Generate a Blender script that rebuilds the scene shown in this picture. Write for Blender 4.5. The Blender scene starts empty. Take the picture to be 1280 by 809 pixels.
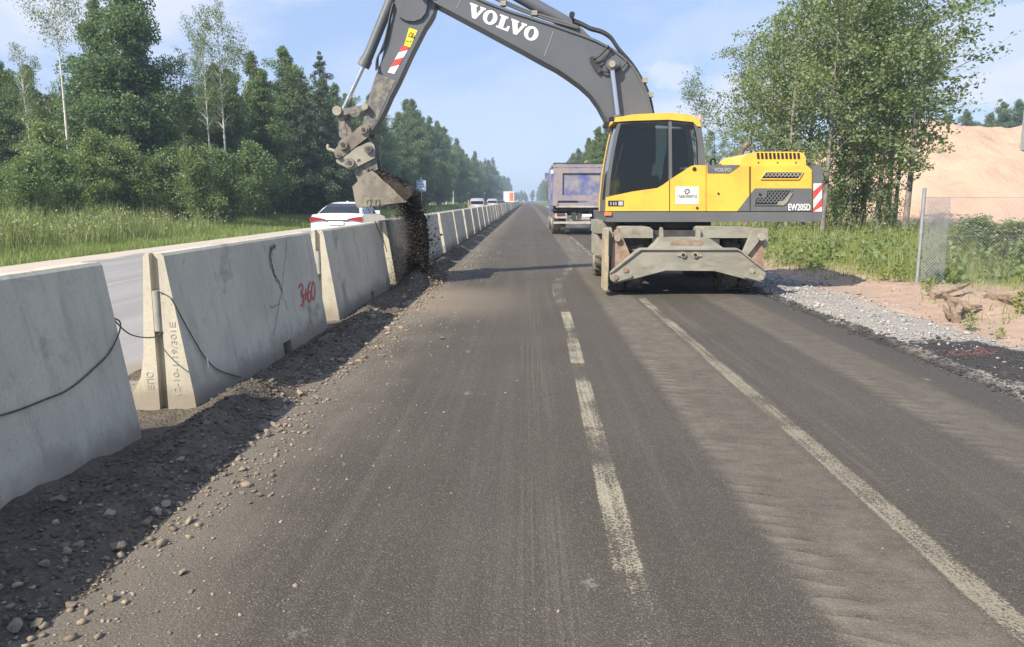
import bpy, bmesh, math, random
import numpy as np
from mathutils import Vector, Matrix
random.seed(7); RNG = np.random.default_rng(7)
R = math.radians
SC = bpy.context.scene
COL = SC.collection

# ------------------------------------------------------------------ camera
CAMZ = 1.55
PITCH, YAW, FPX = R(9.14), R(1.18), 960.0
cam_d = bpy.data.cameras.new('camera'); cam = bpy.data.objects.new('camera', cam_d); COL.objects.link(cam)
cam.location = (0, 0, CAMZ); cam.rotation_euler = (math.pi/2 - PITCH, 0, YAW)
cam_d.sensor_width = 36; cam_d.lens = FPX/1280*36
cam_d.clip_start = 0.05; cam_d.clip_end = 6000
SC.camera = cam
_f = Vector((-math.sin(YAW)*math.cos(PITCH), math.cos(YAW)*math.cos(PITCH), -math.sin(PITCH)))
_r = Vector((math.cos(YAW), math.sin(YAW), 0))
_u = Vector((-math.sin(YAW)*math.sin(PITCH), math.cos(YAW)*math.sin(PITCH), math.cos(PITCH)))
def at(u, v, Y):
    """where the sight line through photograph pixel (u, v) meets the upright plane at distance Y"""
    d = _f + _r*((u-640)/FPX) + _u*((404.5-v)/FPX)
    p = Vector((0, 0, CAMZ)) + d*(Y/d.y)
    return p
def gnd(u, v, z=0.0):
    d = _f + _r*((u-640)/FPX) + _u*((404.5-v)/FPX)
    return Vector((0, 0, CAMZ)) + d*((z-CAMZ)/d.z)

# ------------------------------------------------------------------ light
SUN = Vector((-0.80, -0.85, 1.0)).normalized()
sun_d = bpy.data.lights.new('sun', 'SUN'); sun = bpy.data.objects.new('sun', sun_d); COL.objects.link(sun)
sun_d.energy = 4.4; sun_d.angle = R(0.5); sun_d.color = (1.0, 0.90, 0.74)
sun.rotation_euler = SUN.to_track_quat('Z', 'Y').to_euler(); sun.location = (-30, -30, 60)
SC.view_settings.view_transform = 'Standard'; SC.view_settings.look = 'None'
SC.view_settings.exposure = 0.82; SC.view_settings.gamma = 1.0
try:
    SC.cycles.volume_bounces = 0; SC.cycles.max_bounces = 6; SC.cycles.transparent_max_bounces = 12
    SC.cycles.diffuse_bounces = 3; SC.cycles.glossy_bounces = 3
except Exception: pass

class NT:
    """small helper for wiring nodes"""
    def __init__(s, tree): s.t = tree; s.n = tree.nodes; s.l = tree.links
    def new(s, typ, **kw):
        n = s.n.new(typ)
        for k, v in kw.items(): setattr(n, k, v)
        return n
    def put(s, sock, v):
        if isinstance(v, bpy.types.NodeSocket): s.l.new(v, sock)
        elif isinstance(v, (tuple, list)):
            sock.default_value = (tuple(v)+(1,)) if (len(v) == 3 and sock.type == 'RGBA') else tuple(v)
        else: sock.default_value = v
    def m(s, op, a, b=0.0, c=None, clamp=False):
        n = s.new('ShaderNodeMath', operation=op, use_clamp=clamp)
        s.put(n.inputs[0], a); s.put(n.inputs[1], b)
        if c is not None: s.put(n.inputs[2], c)
        return n.outputs[0]
    def mix(s, f, a, b, mode='MIX'):
        n = s.new('ShaderNodeMix', data_type='RGBA', blend_type=mode); n.clamp_factor = True
        s.put(n.inputs[0], f); s.put(n.inputs[6], a); s.put(n.inputs[7], b)
        return n.outputs[2]
    def noise(s, vec, scale, detail=4, rough=.55, dist=0.0):
        n = s.new('ShaderNodeTexNoise'); s.put(n.inputs['Vector'], vec)
        n.inputs['Scale'].default_value = scale; n.inputs['Detail'].default_value = detail
        n.inputs['Roughness'].default_value = rough; n.inputs['Distortion'].default_value = dist
        return n.outputs['Fac']
    def vor(s, vec, scale, feature='F1', out='Distance'):
        n = s.new('ShaderNodeTexVoronoi', feature=feature); s.put(n.inputs['Vector'], vec); n.inputs['Scale'].default_value = scale
        return n.outputs[out]
    def sm(s, v, a, b):
        n = s.new('ShaderNodeMapRange', interpolation_type='SMOOTHSTEP'); s.put(n.inputs[0], v)
        s.put(n.inputs[1], a); s.put(n.inputs[2], b); n.inputs[3].default_value = 0; n.inputs[4].default_value = 1
        return n.outputs[0]
    def scl(s, vec, sc, loc=(0,0,0)):
        n = s.new('ShaderNodeMapping'); s.put(n.inputs[0], vec); n.inputs[1].default_value = loc; n.inputs[3].default_value = sc
        return n.outputs[0]
    def pos(s): return s.new('ShaderNodeNewGeometry').outputs['Position']
    def obj(s): return s.new('ShaderNodeTexCoord').outputs['Object']
    def sep(s, v):
        n = s.new('ShaderNodeSeparateXYZ'); s.put(n.inputs[0], v); return n.outputs
    def bump(s, h, strength=.4, dist=.01):
        n = s.new('ShaderNodeBump'); s.put(n.inputs['Height'], h); n.inputs['Strength'].default_value = strength
        n.inputs['Distance'].default_value = dist; return n.outputs[0]

W = bpy.data.worlds.new('World'); SC.world = W; W.use_nodes = True
w = NT(W.node_tree); w.n.clear()
sky = w.new('ShaderNodeTexSky', sky_type='NISHITA'); sky.sun_disc = False
sky.sun_elevation = math.asin(SUN.z); sky.sun_rotation = math.atan2(SUN.x, SUN.y)
sky.air_density = 1.0; sky.dust_density = 0.1; sky.ozone_density = 3.5; sky.altitude = 50
gen = w.new('ShaderNodeTexCoord').outputs['Generated']
gs = w.sep(gen)
# soft streaked cloud, laid out on a flat layer overhead (direction / height)
hz = w.m('MAXIMUM', gs[2], 0.03)
lay = w.new('ShaderNodeCombineXYZ'); 
w.put(lay.inputs[0], w.m('DIVIDE', gs[0], w.m('ADD', hz, .12))); w.put(lay.inputs[1], w.m('DIVIDE', gs[1], w.m('ADD', hz, .12)))
c1 = w.noise(w.scl(lay.outputs[0], (1, .8, 1), (3.1, 1.7, 0)), 0.85, 7, .55, .4)
c2 = w.noise(w.scl(lay.outputs[0], (1, 1, 1), (9.1, 4.7, 0)), 0.28, 3, .5)
cl = w.m('MULTIPLY', w.sm(c1, .42, .64), w.sm(c2, .34, .56))
cl = w.m('ADD', w.m('MULTIPLY', w.m('MULTIPLY', cl, w.sm(gs[2], .03, .13)), .95), .02)
clear = w.mix(.80, sky.outputs[0], (1.95, 2.66, 4.15))
def puff(u_, v_, r_, sc_, lo_, hi_, amt):
    d_ = (_f+_r*((u_-640)/FPX)+_u*((404.5-v_)/FPX)).normalized()
    df = w.new('ShaderNodeVectorMath', operation='SUBTRACT'); w.put(df.inputs[0], gen); df.inputs[1].default_value = tuple(d_)
    ln = w.new('ShaderNodeVectorMath', operation='LENGTH'); w.l.new(w.scl(df.outputs[0], (1,1,1.9)), ln.inputs[0])
    n_ = w.noise(w.scl(gen, (1,1,1.7), (u_*.01, v_*.01, 0)), sc_, 8, .6, .3)
    v = w.m('SUBTRACT', n_, w.m('MULTIPLY', w.m('DIVIDE', ln.outputs['Value'], r_), .42))
    return w.m('MULTIPLY', w.sm(v, lo_, hi_), amt)
for a_ in ((1275,85,.15,7,.18,.42,.85), (1225,55,.12,9,.20,.42,.6), (828,88,.06,16,.18,.42,.65), (45,15,.26,5,.16,.48,.60), (600,160,.40,4,.20,.50,.34), (880,20,.30,5,.22,.50,.34), (260,120,.3,4,.24,.5,.3)):
    cl = w.m('MAXIMUM', cl, puff(*a_))
skyc = w.mix(cl, clear, (4.0, 4.2, 5.0))
bg = w.new('ShaderNodeBackground'); w.put(bg.inputs[0], skyc); bg.inputs[1].default_value = 0.125
wo = w.new('ShaderNodeOutputWorld'); w.l.new(bg.outputs[0], wo.inputs[0])

# ------------------------------------------------------------------ materials
def mat(name):
    m = bpy.data.materials.new(name); m.use_nodes = True
    t = NT(m.node_tree); b = t.n['Principled BSDF']
    return m, t, b
def simple(name, col, rough=.6, metal=0.0, col2=None, vs=6.0, lo=.35, hi=.65, bump=0.0, bs=60.0, dirt=None, dirt_amt=(.5,.75), ds=3.0, spec=.5, coat=0.0, stretch=(1,1,1)):
    m, t, b = mat(name)
    p = t.scl(t.obj(), stretch)
    c = col
    if col2 is not None:
        c = t.mix(t.sm(t.noise(p, vs, 5, .6), lo, hi), col, col2)
    if dirt is not None:
        c = t.mix(t.sm(t.noise(p, ds, 7, .65, .3), dirt_amt[0], dirt_amt[1]), c, dirt)
    t.put(b.inputs['Base Color'], c)
    rn = t.m('ADD', t.m('MULTIPLY', t.noise(p, 9, 4), .25), rough-.12)
    t.put(b.inputs['Roughness'], rn); b.inputs['Metallic'].default_value = metal
    b.inputs['Specular IOR Level'].default_value = spec
    if coat: b.inputs['Coat Weight'].default_value = coat
    if bump: t.put(b.inputs['Normal'], t.bump(t.noise(p, bs, 5, .6), bump, .004))
    return m

YEL = simple('yellow_paint', (.80,.505,.07), .42, 0, (.70,.43,.065), 2.2, .4, .7, dirt=(.42,.30,.13), dirt_amt=(.54,.82), ds=3.2)
GRY = simple('grey_machine_paint', (.135,.14,.145), .5, 0, (.115,.118,.122), 1.6, dirt=(.24,.215,.18), dirt_amt=(.56,.85), ds=2.6)
BOOMG = simple('grey_boom_paint', (.115,.124,.140), .45, 0, (.098,.105,.117), .9, .4,.7, dirt=(.20,.185,.165), dirt_amt=(.6,.9), ds=1.5)
ARMD = simple('muddy_arm_paint', (.115,.115,.115), .65, 0, (.235,.21,.17), 11, .42,.62, bump=.3, bs=30)
STEEL = simple('dusty_steel', (.34,.31,.25), .65, 0, (.27,.25,.21), 5, .4,.62, bump=.2, bs=40, dirt=(.33,.20,.13), dirt_amt=(.58,.8), ds=3.2)
BUCK = simple('muddy_bucket_steel', (.25,.225,.18), .7, 0, (.17,.15,.12), 3.0, .4,.62, bump=.35, bs=35, dirt=(.115,.095,.075), dirt_amt=(.53,.72), ds=4.5)
BEAMG = simple('dusty_beam_paint', (.31,.30,.25), .62, 0, (.235,.225,.185), 3.0, .4,.62, bump=.15, bs=50, dirt=(.20,.155,.11), dirt_amt=(.50,.76), ds=3.5, stretch=(.6,1,1.6))
RUST = simple('rusty_plate', (.26,.16,.11), .8, 0, (.33,.27,.21), 7, .4,.65, bump=.25, bs=50, dirt=(.19,.10,.065), dirt_amt=(.55,.75), ds=5)
TAN = simple('tan_plate', (.44,.36,.24), .65, 0, (.31,.27,.20), 6, .4,.65, dirt=(.25,.19,.13), dirt_amt=(.55,.8), ds=5)
DARK = simple('dark_metal', (.035,.035,.037), .6, 0, (.07,.065,.06), 5)
BLACK = simple('black_plastic', (.018,.018,.02), .5)
RUB = simple('dusty_rubber', (.11,.10,.092), .85, 0, (.28,.25,.20), 7, .45,.7, bump=.2, bs=60)
HOSE = simple('rubber_hose', (.03,.032,.036), .55, 0, (.055,.055,.055), 8)
CHROME = simple('polished_rod', (.75,.76,.78), .22, 1.0)
WHITE = simple('white_print', (.80,.80,.78), .5)
REDP = simple('red_print', (.62,.055,.05), .5, 0, (.55,.08,.07), 20)
YDEC = simple('yellow_print', (.85,.68,.04), .5)
BLKP = simple('black_print', (.03,.03,.035), .6)
STAMP = simple('faded_stamp', (.30,.30,.265), .85, 0, (.38,.36,.30), 30)
GRYP = simple('grey_print', (.45,.46,.5), .6)
def glass(name, tint, mixv=.55, rough=.03):
    m, t, b = mat(name); t.n.remove(b)
    tr = t.new('ShaderNodeBsdfTransparent'); t.put(tr.inputs[0], tint)
    gl = t.new('ShaderNodeBsdfGlossy'); t.put(gl.inputs[0], (.9,.93,.95)); gl.inputs['Roughness'].default_value = rough
    df = t.new('ShaderNodeBsdfDiffuse'); t.put(df.inputs[0], (.022,.018,.016))
    fr = t.new('ShaderNodeFresnel'); fr.inputs[0].default_value = 1.5
    m1 = t.new('ShaderNodeMixShader'); m1.inputs[0].default_value = mixv; t.l.new(tr.outputs[0], m1.inputs[1]); t.l.new(df.outputs[0], m1.inputs[2])
    m2 = t.new('ShaderNodeMixShader'); t.l.new(t.m('MULTIPLY', fr.outputs[0], 1.0), m2.inputs[0]); t.l.new(m1.outputs[0], m2.inputs[1]); t.l.new(gl.outputs[0], m2.inputs[2])
    t.l.new(m2.outputs[0], t.n['Material Output'].inputs[0])
    return m
GLASS = glass('tinted_cab_glass', (.56,.60,.55), .13)
CGLASS = glass('car_glass', (.12,.13,.15), .35)
LAMPR = simple('red_lamp_plastic', (.30,.018,.022), .25, coat=.6)
LAMPO = simple('orange_lamp_plastic', (.75,.22,.08), .35)
WCAR = simple('white_car_paint', (.78,.79,.80), .3, coat=.7)
SCAR = simple('silver_car_paint', (.34,.36,.40), .35, .3, coat=.6)
BCAR = simple('dark_car_paint', (.05,.06,.08), .35, coat=.6)

def concrete():
    m, t, b = mat('cast_concrete')
    p = t.pos(); s = t.sep(p)
    big = t.noise(p, 1.3, 6, .6); fine = t.noise(p, 38, 5, .65)
    c = t.mix(t.sm(big, .35, .68), (.56,.515,.405), (.46,.425,.34))
    c = t.mix(t.m('MULTIPLY', t.sm(fine, .50, .75), .35), c, (.25,.235,.20))
    st = t.noise(t.scl(p, (2.2, 2.2, .35)), 3.4, 6, .7, .2)                  # rain streaks down the face
    c = t.mix(t.m('MULTIPLY', t.sm(st, .48, .74), .5), c, (.25,.235,.19))
    bl = t.noise(t.scl(p, (1,1,1), (5,2,1)), 2.6, 5, .55, .5)                 # damp blotches
    c = t.mix(t.m('MULTIPLY', t.sm(bl, .58, .74), .62), c, (.19,.18,.15))
    pv = t.vor(p, 26); c = t.mix(t.m('MULTIPLY', t.m('LESS_THAN', pv, .10), .6), c, (.13,.12,.11))   # blow holes
    foot = t.sm(t.m('ADD', s[2], t.m('MULTIPLY', t.noise(p, 5, 5), -.35)), .10, -.12)
    c = t.mix(t.m('MULTIPLY', foot, .7), c, (.23,.19,.145))                  # mud splashed on the foot
    t.put(b.inputs['Base Color'], c); b.inputs['Roughness'].default_value = .88
    h = t.m('ADD', t.m('MULTIPLY', fine, .4), t.m('ADD', t.noise(p, 8, 4), t.m('MULTIPLY', t.m('MINIMUM', pv, .14), 2.0)))
    t.put(b.inputs['Normal'], t.bump(h, .28, .012))
    return m
CONC = concrete()

def asphalt():
    m, t, b = mat('dusty_asphalt')
    p = t.pos(); s = t.sep(p); x, y = s[0], s[1]
    wob = t.m('MULTIPLY', t.m('SUBTRACT', t.noise(t.scl(p, (0,.16,0)), 1.0, 3), .5), .22)
    xw = t.m('ADD', x, wob)
    base = t.mix(t.sm(t.noise(p, .55, 5, .6), .35, .68), (.043,.0365,.0295), (.060,.051,.042))
    streak = t.noise(t.scl(p, (7, .12, 1)), 1.0, 6, .65)
    base = t.mix(t.m('MULTIPLY', t.sm(streak, .46, .74), .28), base, (.150,.136,.115))
    streak2 = t.noise(t.scl(p, (1.6, .05, 1), (4,0,0)), 1.0, 3, .5)
    base = t.mix(t.m('MULTIPLY', t.sm(streak2, .45, .65), .35), base, (.055,.050,.046))
    base = t.mix(t.m('MULTIPLY', t.sm(t.noise(p, 24, 5, .8), .48, .70), .42), base, (.140,.126,.105))
    def band(a, b_, soft):   # 1 inside a..b in x
        return t.m('MULTIPLY', t.sm(xw, a-soft, a+soft), t.m('SUBTRACT', 1.0, t.sm(xw, b_-soft, b_+soft)))
    # dust carried on the machine's wheels, printed in lug shapes
    def track(xc, half, gate):
        dx_ = t.m('SUBTRACT', xw, xc); d = t.m('ABSOLUTE', dx_)
        ph = t.m('ADD', t.m('MULTIPLY', y, 1/.135), t.m('MULTIPLY', dx_, 2.6))
        ph = t.m('ADD', ph, t.m('MULTIPLY', t.noise(p, 2.5, 4, .6), 1.1)); saw = t.m('FRACT', ph)
        wob2 = t.m('MULTIPLY', t.m('SUBTRACT', t.noise(p, 6, 6, .75), .5), .16)
        ins = t.sm(t.m('SUBTRACT', t.m('ADD', half, wob2), d), -.05, .09)
        fine_ = t.noise(t.scl(p, (4, 16, 1)), 1.0, 6, .7); mott = t.noise(p, 5, 6, .7)
        den = t.m('ADD', t.m('ADD', .20, t.m('MULTIPLY', t.sm(fine_, .38, .66), .22)), t.m('MULTIPLY', t.sm(mott, .36, .66), .34))
        rim = t.m('MULTIPLY', t.sm(t.m('MULTIPLY', dx_, -1.0), half*.15, half*.55), t.sm(t.noise(t.scl(p, (1,.5,1), (3,gate,0)), 1.3, 3, .5), .30, .46))
        tile = t.m('SUBTRACT', t.m('MULTIPLY', t.m('POWER', saw, .7), 1.0), .55)
        den = t.m('ADD', den, t.m('MULTIPLY', t.m('MULTIPLY', rim, tile), .62), clamp=True)
        cov = t.m('ADD', .62, t.m('MULTIPLY', t.sm(t.noise(t.scl(p, (1,.4,1), (gate,0,0)), 1.5, 5, .65), .32, .62), .38))
        return t.m('MULTIPLY', t.m('MULTIPLY', ins, den), cov), t.m('MULTIPLY', t.m('MULTIPLY', ins, rim), saw)
    k1, r1 = track(1.42, .33, 0); k2, r2 = track(3.12, .30, 5)
    dusty = t.m('ADD', k1, t.m('MULTIPLY', k2, .75))
    c = t.mix(t.m('MINIMUM', dusty, .85), base, (.195,.17,.133))
    mudl = t.m('MULTIPLY', band(1.75, 2.6, .12), t.sm(t.noise(t.scl(p, (6,.25,1), (2,0,0)), 1.0, 5, .6), .5, .7))
    c = t.mix(t.m('MULTIPLY', mudl, .22), c, (.20,.18,.145))
    # thin rut lines left of the dashed line
    rut = t.m('MULTIPLY', t.m('MULTIPLY', band(-.06, .20, .05), t.sm(t.noise(t.scl(p, (42,.22,1)), 1.0, 4, .65), .44, .66)), t.sm(t.noise(t.scl(p, (1,.3,1)), 1.6, 3), .36, .55))
    c = t.mix(t.m('MULTIPLY', rut, .22), c, (.22,.20,.16))
    # darker fresh strip at the right edge
    c = t.mix(t.m('MULTIPLY', t.sm(xw, 3.42, 3.6), .75), c, (.045,.043,.043))
    # earth dust spreading from the rubble on the left
    ed = t.m('ADD', xw, t.m('MULTIPLY', t.noise(t.scl(p, (1,.6,1)), 1.4, 6, .65), 1.5))
    c = t.mix(t.m('MULTIPLY', t.sm(ed, -.1, -1.3), .72), c, (.20,.172,.138))
    near = t.m('MULTIPLY', t.sm(t.m('ABSOLUTE', t.m('SUBTRACT', y, 11.8)), 2.6, .5), t.sm(xw, .5, -1.6))
    c = t.mix(t.m('MULTIPLY', near, .62), c, (.28,.225,.165))
    # stone showing in the worn surface, pale powder spots
    gr = t.noise(p, 140, 3, .7); vg = t.vor(p, 75)
    c = t.mix(t.m('MULTIPLY', t.sm(gr, .42, .75), .52), c, (.22,.20,.165))
    c = t.mix(t.m('MULTIPLY', t.m('LESS_THAN', vg, .19), .6), c, (.30,.27,.22))
    c = t.mix(t.m('MULTIPLY', t.sm(gr, .52, .28), .45), c, (.03,.028,.027))
    vs = t.vor(p, 9.0); vm = t.noise(p, .8, 2)
    c = t.mix(t.m('MULTIPLY', t.m('LESS_THAN', t.m('ADD', vs, t.m('MULTIPLY', t.noise(p, 60, 2), .10)), .095), t.sm(vm, .48, .58)), c, (.40,.37,.31))
    sp = t.vor(t.scl(p, (1.6,.9,1), (2,3,0)), 1.1); spn = t.m('ADD', sp, t.m('MULTIPLY', t.noise(p, 30, 5, .8), .34))
    c = t.mix(t.m('MULTIPLY', t.sm(spn, .23, .17), .45), c, (.36,.33,.28))
    t.put(b.inputs['Base Color'], c); b.inputs['Roughness'].default_value = .86; b.inputs['Specular IOR Level'].default_value = .3
    hh = t.m('ADD', t.m('MULTIPLY', gr, .5), t.m('ADD', t.m('MULTIPLY', vg, .6), t.m('ADD', t.m('MULTIPLY', r1, 1.3), t.m('MULTIPLY', r2, .6))))
    t.put(b.inputs['Normal'], t.bump(hh, .55, .010))
    return m
ASPH = asphalt()

def asphalt_old():
    m, t, b = mat('pale_old_asphalt'); p = t.pos(); s = t.sep(p)
    c = t.mix(t.sm(t.noise(t.scl(p, (1.2,.07,1)), 1.0, 5), .35, .65), (.235,.225,.225), (.29,.28,.27))
    c = t.mix(t.m('MULTIPLY', t.sm(t.noise(p, 60, 3), .45, .75), .4), c, (.15,.15,.15))
    ed = t.m('ADD', s[0], t.m('MULTIPLY', t.m('SUBTRACT', t.noise(p, .9, 5), .5), 1.1))
    c = t.mix(t.sm(ed, -11.1, -11.5), c, (.46,.40,.33))
    c = t.mix(t.sm(ed, -4.0, -3.5), c, (.24,.20,.155))
    t.put(b.inputs['Base Color'], c); b.inputs['Roughness'].default_value = .8
    t.put(b.inputs['Normal'], t.bump(t.noise(p, 110, 3), .3, .008)); return m
ASPHL = asphalt_old()

def worn_paint(name, col, keep, kind=None):
    m, t, b = mat(name); p = t.pos(); q = t.sep(p)
    n = t.noise(p, 75, 4, .8); big = t.noise(t.scl(p, (1.3,.7,1)), 1.6, 4, .6); lng = t.noise(t.scl(p, (34,.7,1)), 1.0, 3); gr = t.vor(p, 95)
    v = t.m('ADD', t.m('ADD', t.m('MULTIPLY', n, .80), t.m('MULTIPLY', big, .70)), t.m('ADD', t.m('MULTIPLY', lng, .35), t.m('MULTIPLY', gr, -.25)))
    if kind == 'dash':
        off = t.m('ABSOLUTE', t.m('SUBTRACT', q[0], t.m('ADD', .388, t.m('MULTIPLY', q[1], .0135))))
        v = t.m('SUBTRACT', v, t.m('MULTIPLY', t.sm(off, .055, .105), .8))
        fr = t.m('FRACT', t.m('DIVIDE', t.m('SUBTRACT', q[1], .9), 2.09))
        on = t.m('MULTIPLY', t.sm(fr, .0, .05), t.m('SUBTRACT', 1.0, t.sm(fr, .62, .72)))
        v = t.m('SUBTRACT', v, t.m('MULTIPLY', t.m('SUBTRACT', 1.0, on), .13))
    elif kind == 'edge':
        v = t.m('SUBTRACT', v, t.m('MULTIPLY', t.sm(t.m('ABSOLUTE', t.m('SUBTRACT', q[0], 1.81)), .05, .13), .8))
    a = t.m('MULTIPLY', t.sm(v, keep, keep+.22), .88)
    t.put(b.inputs['Base Color'], t.mix(t.sm(gr, .1, .5), tuple(v_*.6 for v_ in col), col)); b.inputs['Roughness'].default_value = .8
    t.put(b.inputs['Normal'], t.bump(t.m('ADD', gr, n), .5, .008))
    tr = t.new('ShaderNodeBsdfTransparent'); mx = t.new('ShaderNodeMixShader')
    t.put(mx.inputs[0], a); t.l.new(tr.outputs[0], mx.inputs[1]); t.l.new(b.outputs[0], mx.inputs[2])
    t.l.new(mx.outputs[0], t.n['Material Output'].inputs[0]); return m
DASH = worn_paint('worn_dash_paint', (.38,.345,.255), .655, 'dash')
EDGE = worn_paint('worn_edge_paint', (.30,.265,.20), .665, 'edge')
BENT = worn_paint('worn_old_paint', (.30,.27,.20), .74)
LLINE = worn_paint('pale_line_paint', (.62,.52,.44), .75)
REDMARK = worn_paint('red_marking_paint', (.50,.14,.13), .80)

def soil(name, c1, c2, c3, sc=3.0, bs=30, bstr=.7):
    m, t, b = mat(name); p = t.pos()
    c = t.mix(t.sm(t.noise(p, sc, 6, .65), .35, .65), c1, c2)
    c = t.mix(t.sm(t.noise(p, sc*9, 5, .7), .48, .75), c, c3)
    t.put(b.inputs['Base Color'], c); b.inputs['Roughness'].default_value = .95; b.inputs['Specular IOR Level'].default_value = .2
    t.put(b.inputs['Normal'], t.bump(t.m('ADD', t.noise(p, bs, 6, .7), t.m('MULTIPLY', t.vor(p, bs*1.2), .6)), bstr, .03)); return m
DIRT = soil('gritty_dirt', (.155,.132,.105), (.098,.084,.068), (.24,.205,.16), 4.0, 34, 1.0)
CLOD = soil('dark_clods', (.062,.05,.038), (.040,.033,.027), (.115,.09,.064), 4)
STONE = simple('pale_stone', (.30,.26,.205), .85, 0, (.20,.17,.135), 9, bump=.4, bs=50)
STONE_DARK = simple('earthy_stone', (.24,.19,.14), .9, 0, (.16,.13,.10), 9, bump=.4, bs=50)
def gravelmat():
    m, t, b = mat('crushed_gravel')
    r = t.new('ShaderNodeNewGeometry').outputs['Random Per Island']
    c = t.mix(r, (.19,.20,.215), (.47,.46,.45)); c = t.mix(t.sm(r, .9, .93), c, (.42,.32,.27)); c = t.mix(t.sm(r, .06, .05), c, (.05,.05,.05))
    t.put(b.inputs['Base Color'], c); b.inputs['Roughness'].default_value = .85; return m
GRAVEL = gravelmat()
def grit(name, a, c_, lo):
    m, t, b = mat(name); r = t.new('ShaderNodeNewGeometry').outputs['Random Per Island']
    t.put(b.inputs['Base Color'], t.mix(r, a, c_)); b.inputs['Roughness'].default_value = .9; return m
CRUMB = grit('asphalt_crumbs', (.035,.034,.034), (.085,.08,.075), 0)
GRIT = grit('pale_grit', (.16,.135,.105), (.36,.31,.24), 0)
CLODS = grit('earth_clods', (.065,.053,.042), (.145,.12,.09), 0)

def shoulder_mat():
    m, t, b = mat('gravel_and_sand'); p = t.pos(); s = t.sep(p)
    n = t.noise(p, 1.6, 6, .65); xw = t.m('ADD', s[0], t.m('MULTIPLY', t.m('SUBTRACT', n, .5), .9))
    gra = t.mix(t.sm(t.noise(p, 26, 4, .7), .35, .7), (.36,.33,.285), (.235,.225,.215))
    san = t.mix(t.sm(t.noise(p, 2.2, 6, .65), .3, .7), (.43,.305,.23), (.36,.27,.21))
    san = t.mix(t.m('MULTIPLY', t.sm(t.noise(p, 18, 4, .7), .5, .75), .5), san, (.30,.235,.19))
    c = t.mix(t.sm(xw, 5.15, 5.45), gra, san)
    c = t.mix(t.sm(t.m('ADD', s[0], t.m('MULTIPLY', n, .5)), 4.36, 4.10), c, (.042,.040,.040))
    # spilled fresh asphalt on the gravel
    dx = t.m('DIVIDE', t.m('SUBTRACT', s[0], 4.75), .75); dy = t.m('DIVIDE', t.m('SUBTRACT', s[1], 7.2), 1.75)
    sk = t.m('ADD', dx, t.m('MULTIPLY', dy, .25))
    rr = t.m('ADD', t.m('ADD', t.m('MULTIPLY', sk, sk), t.m('MULTIPLY', dy, dy)), t.m('MULTIPLY', t.m('SUBTRACT', t.noise(p, 5, 6, .7), .5), 2.2))
    c = t.mix(t.sm(rr, .95, .6), c, (.045,.044,.046))
    green = t.m('MULTIPLY', t.sm(s[0], 6.4, 8.0), t.sm(s[1], 12.0, 15.0))
    c = t.mix(t.m('MULTIPLY', green, .8), c, (.11,.14,.045))
    t.put(b.inputs['Base Color'], c); b.inputs['Roughness'].default_value = .92; b.inputs['Specular IOR Level'].default_value = .25
    t.put(b.inputs['Normal'], t.bump(t.m('ADD', t.noise(p, 40, 5, .7), t.m('MULTIPLY', t.vor(p, 30), .7)), .7, .02)); return m
SHOULD = shoulder_mat()
def ground_mat():
    m, t, b = mat('grassy_soil'); p = t.pos()
    c = t.mix(t.sm(t.noise(p, .5, 6, .65), .35, .65), (.085,.115,.035), (.13,.135,.055))
    c = t.mix(t.sm(t.noise(p, 5, 5, .7), .5, .75), c, (.16,.14,.08))
    t.put(b.inputs['Base Color'], c); b.inputs['Roughness'].default_value = .95
    t.put(b.inputs['Normal'], t.bump(t.noise(p, 12, 6, .7), .8, .05)); return m
GROUND = ground_mat()
def sand_mat():
    m, t, b = mat('pink_sand'); p = t.pos()
    c = t.mix(t.sm(t.noise(p, .25, 6, .6), .35, .65), (.53,.36,.262), (.46,.315,.232))
    c = t.mix(t.m('MULTIPLY', t.sm(t.noise(t.scl(p, (.5,.5,2.2)), 1.4, 6, .7), .52, .75), .5), c, (.33,.23,.17))
    t.put(b.inputs['Base Color'], c); b.inputs['Roughness'].default_value = .95
    t.put(b.inputs['Normal'], t.bump(t.m('ADD', t.noise(p, 2.2, 8, .7), t.noise(t.scl(p, (1.6,.3,.3)), 1.0, 5, .6)), .55, .3)); return m
SAND = sand_mat()

def leaf_mat(name, a, bcol, dry=None, sub=.35):
    m, t, b = mat(name); t.n.remove(b)
    r = t.new('ShaderNodeNewGeometry').outputs['Random Per Island']; o = t.new('ShaderNodeObjectInfo').outputs['Random']
    c = t.mix(r, a, bcol)
    c = t.mix(t.m('MULTIPLY', o, .45), c, tuple(v*f for v, f in zip(bcol, (1.35,1.15,.8))))
    if dry: c = t.mix(t.sm(r, .86, .9), c, dry)
    df = t.new('ShaderNodeBsdfDiffuse'); t.put(df.inputs[0], c)
    tl = t.new('ShaderNodeBsdfTranslucent'); t.put(tl.inputs[0], t.mix(1.0, c, (1.25,1.35,.65), 'MULTIPLY'))
    gl = t.new('ShaderNodeBsdfGlossy'); gl.inputs['Roughness'].default_value = .65; t.put(gl.inputs[0], (.8,.86,.9))
    m1 = t.new('ShaderNodeMixShader'); m1.inputs[0].default_value = sub; t.l.new(df.outputs[0], m1.inputs[1]); t.l.new(tl.outputs[0], m1.inputs[2])
    m2 = t.new('ShaderNodeMixShader'); m2.inputs[0].default_value = .06; t.l.new(m1.outputs[0], m2.inputs[1]); t.l.new(gl.outputs[0], m2.inputs[2])
    t.l.new(m2.outputs[0], t.n['Material Output'].inputs[0]); return m
LEAF_B = leaf_mat('birch_leaves', (.105,.16,.058), (.165,.22,.085), sub=.45)
LEAF_D = leaf_mat('alder_leaves', (.085,.145,.058), (.145,.215,.09), sub=.45)
LEAF_A = leaf_mat('aspen_leaves', (.13,.19,.075), (.215,.275,.125), sub=.45)
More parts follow.
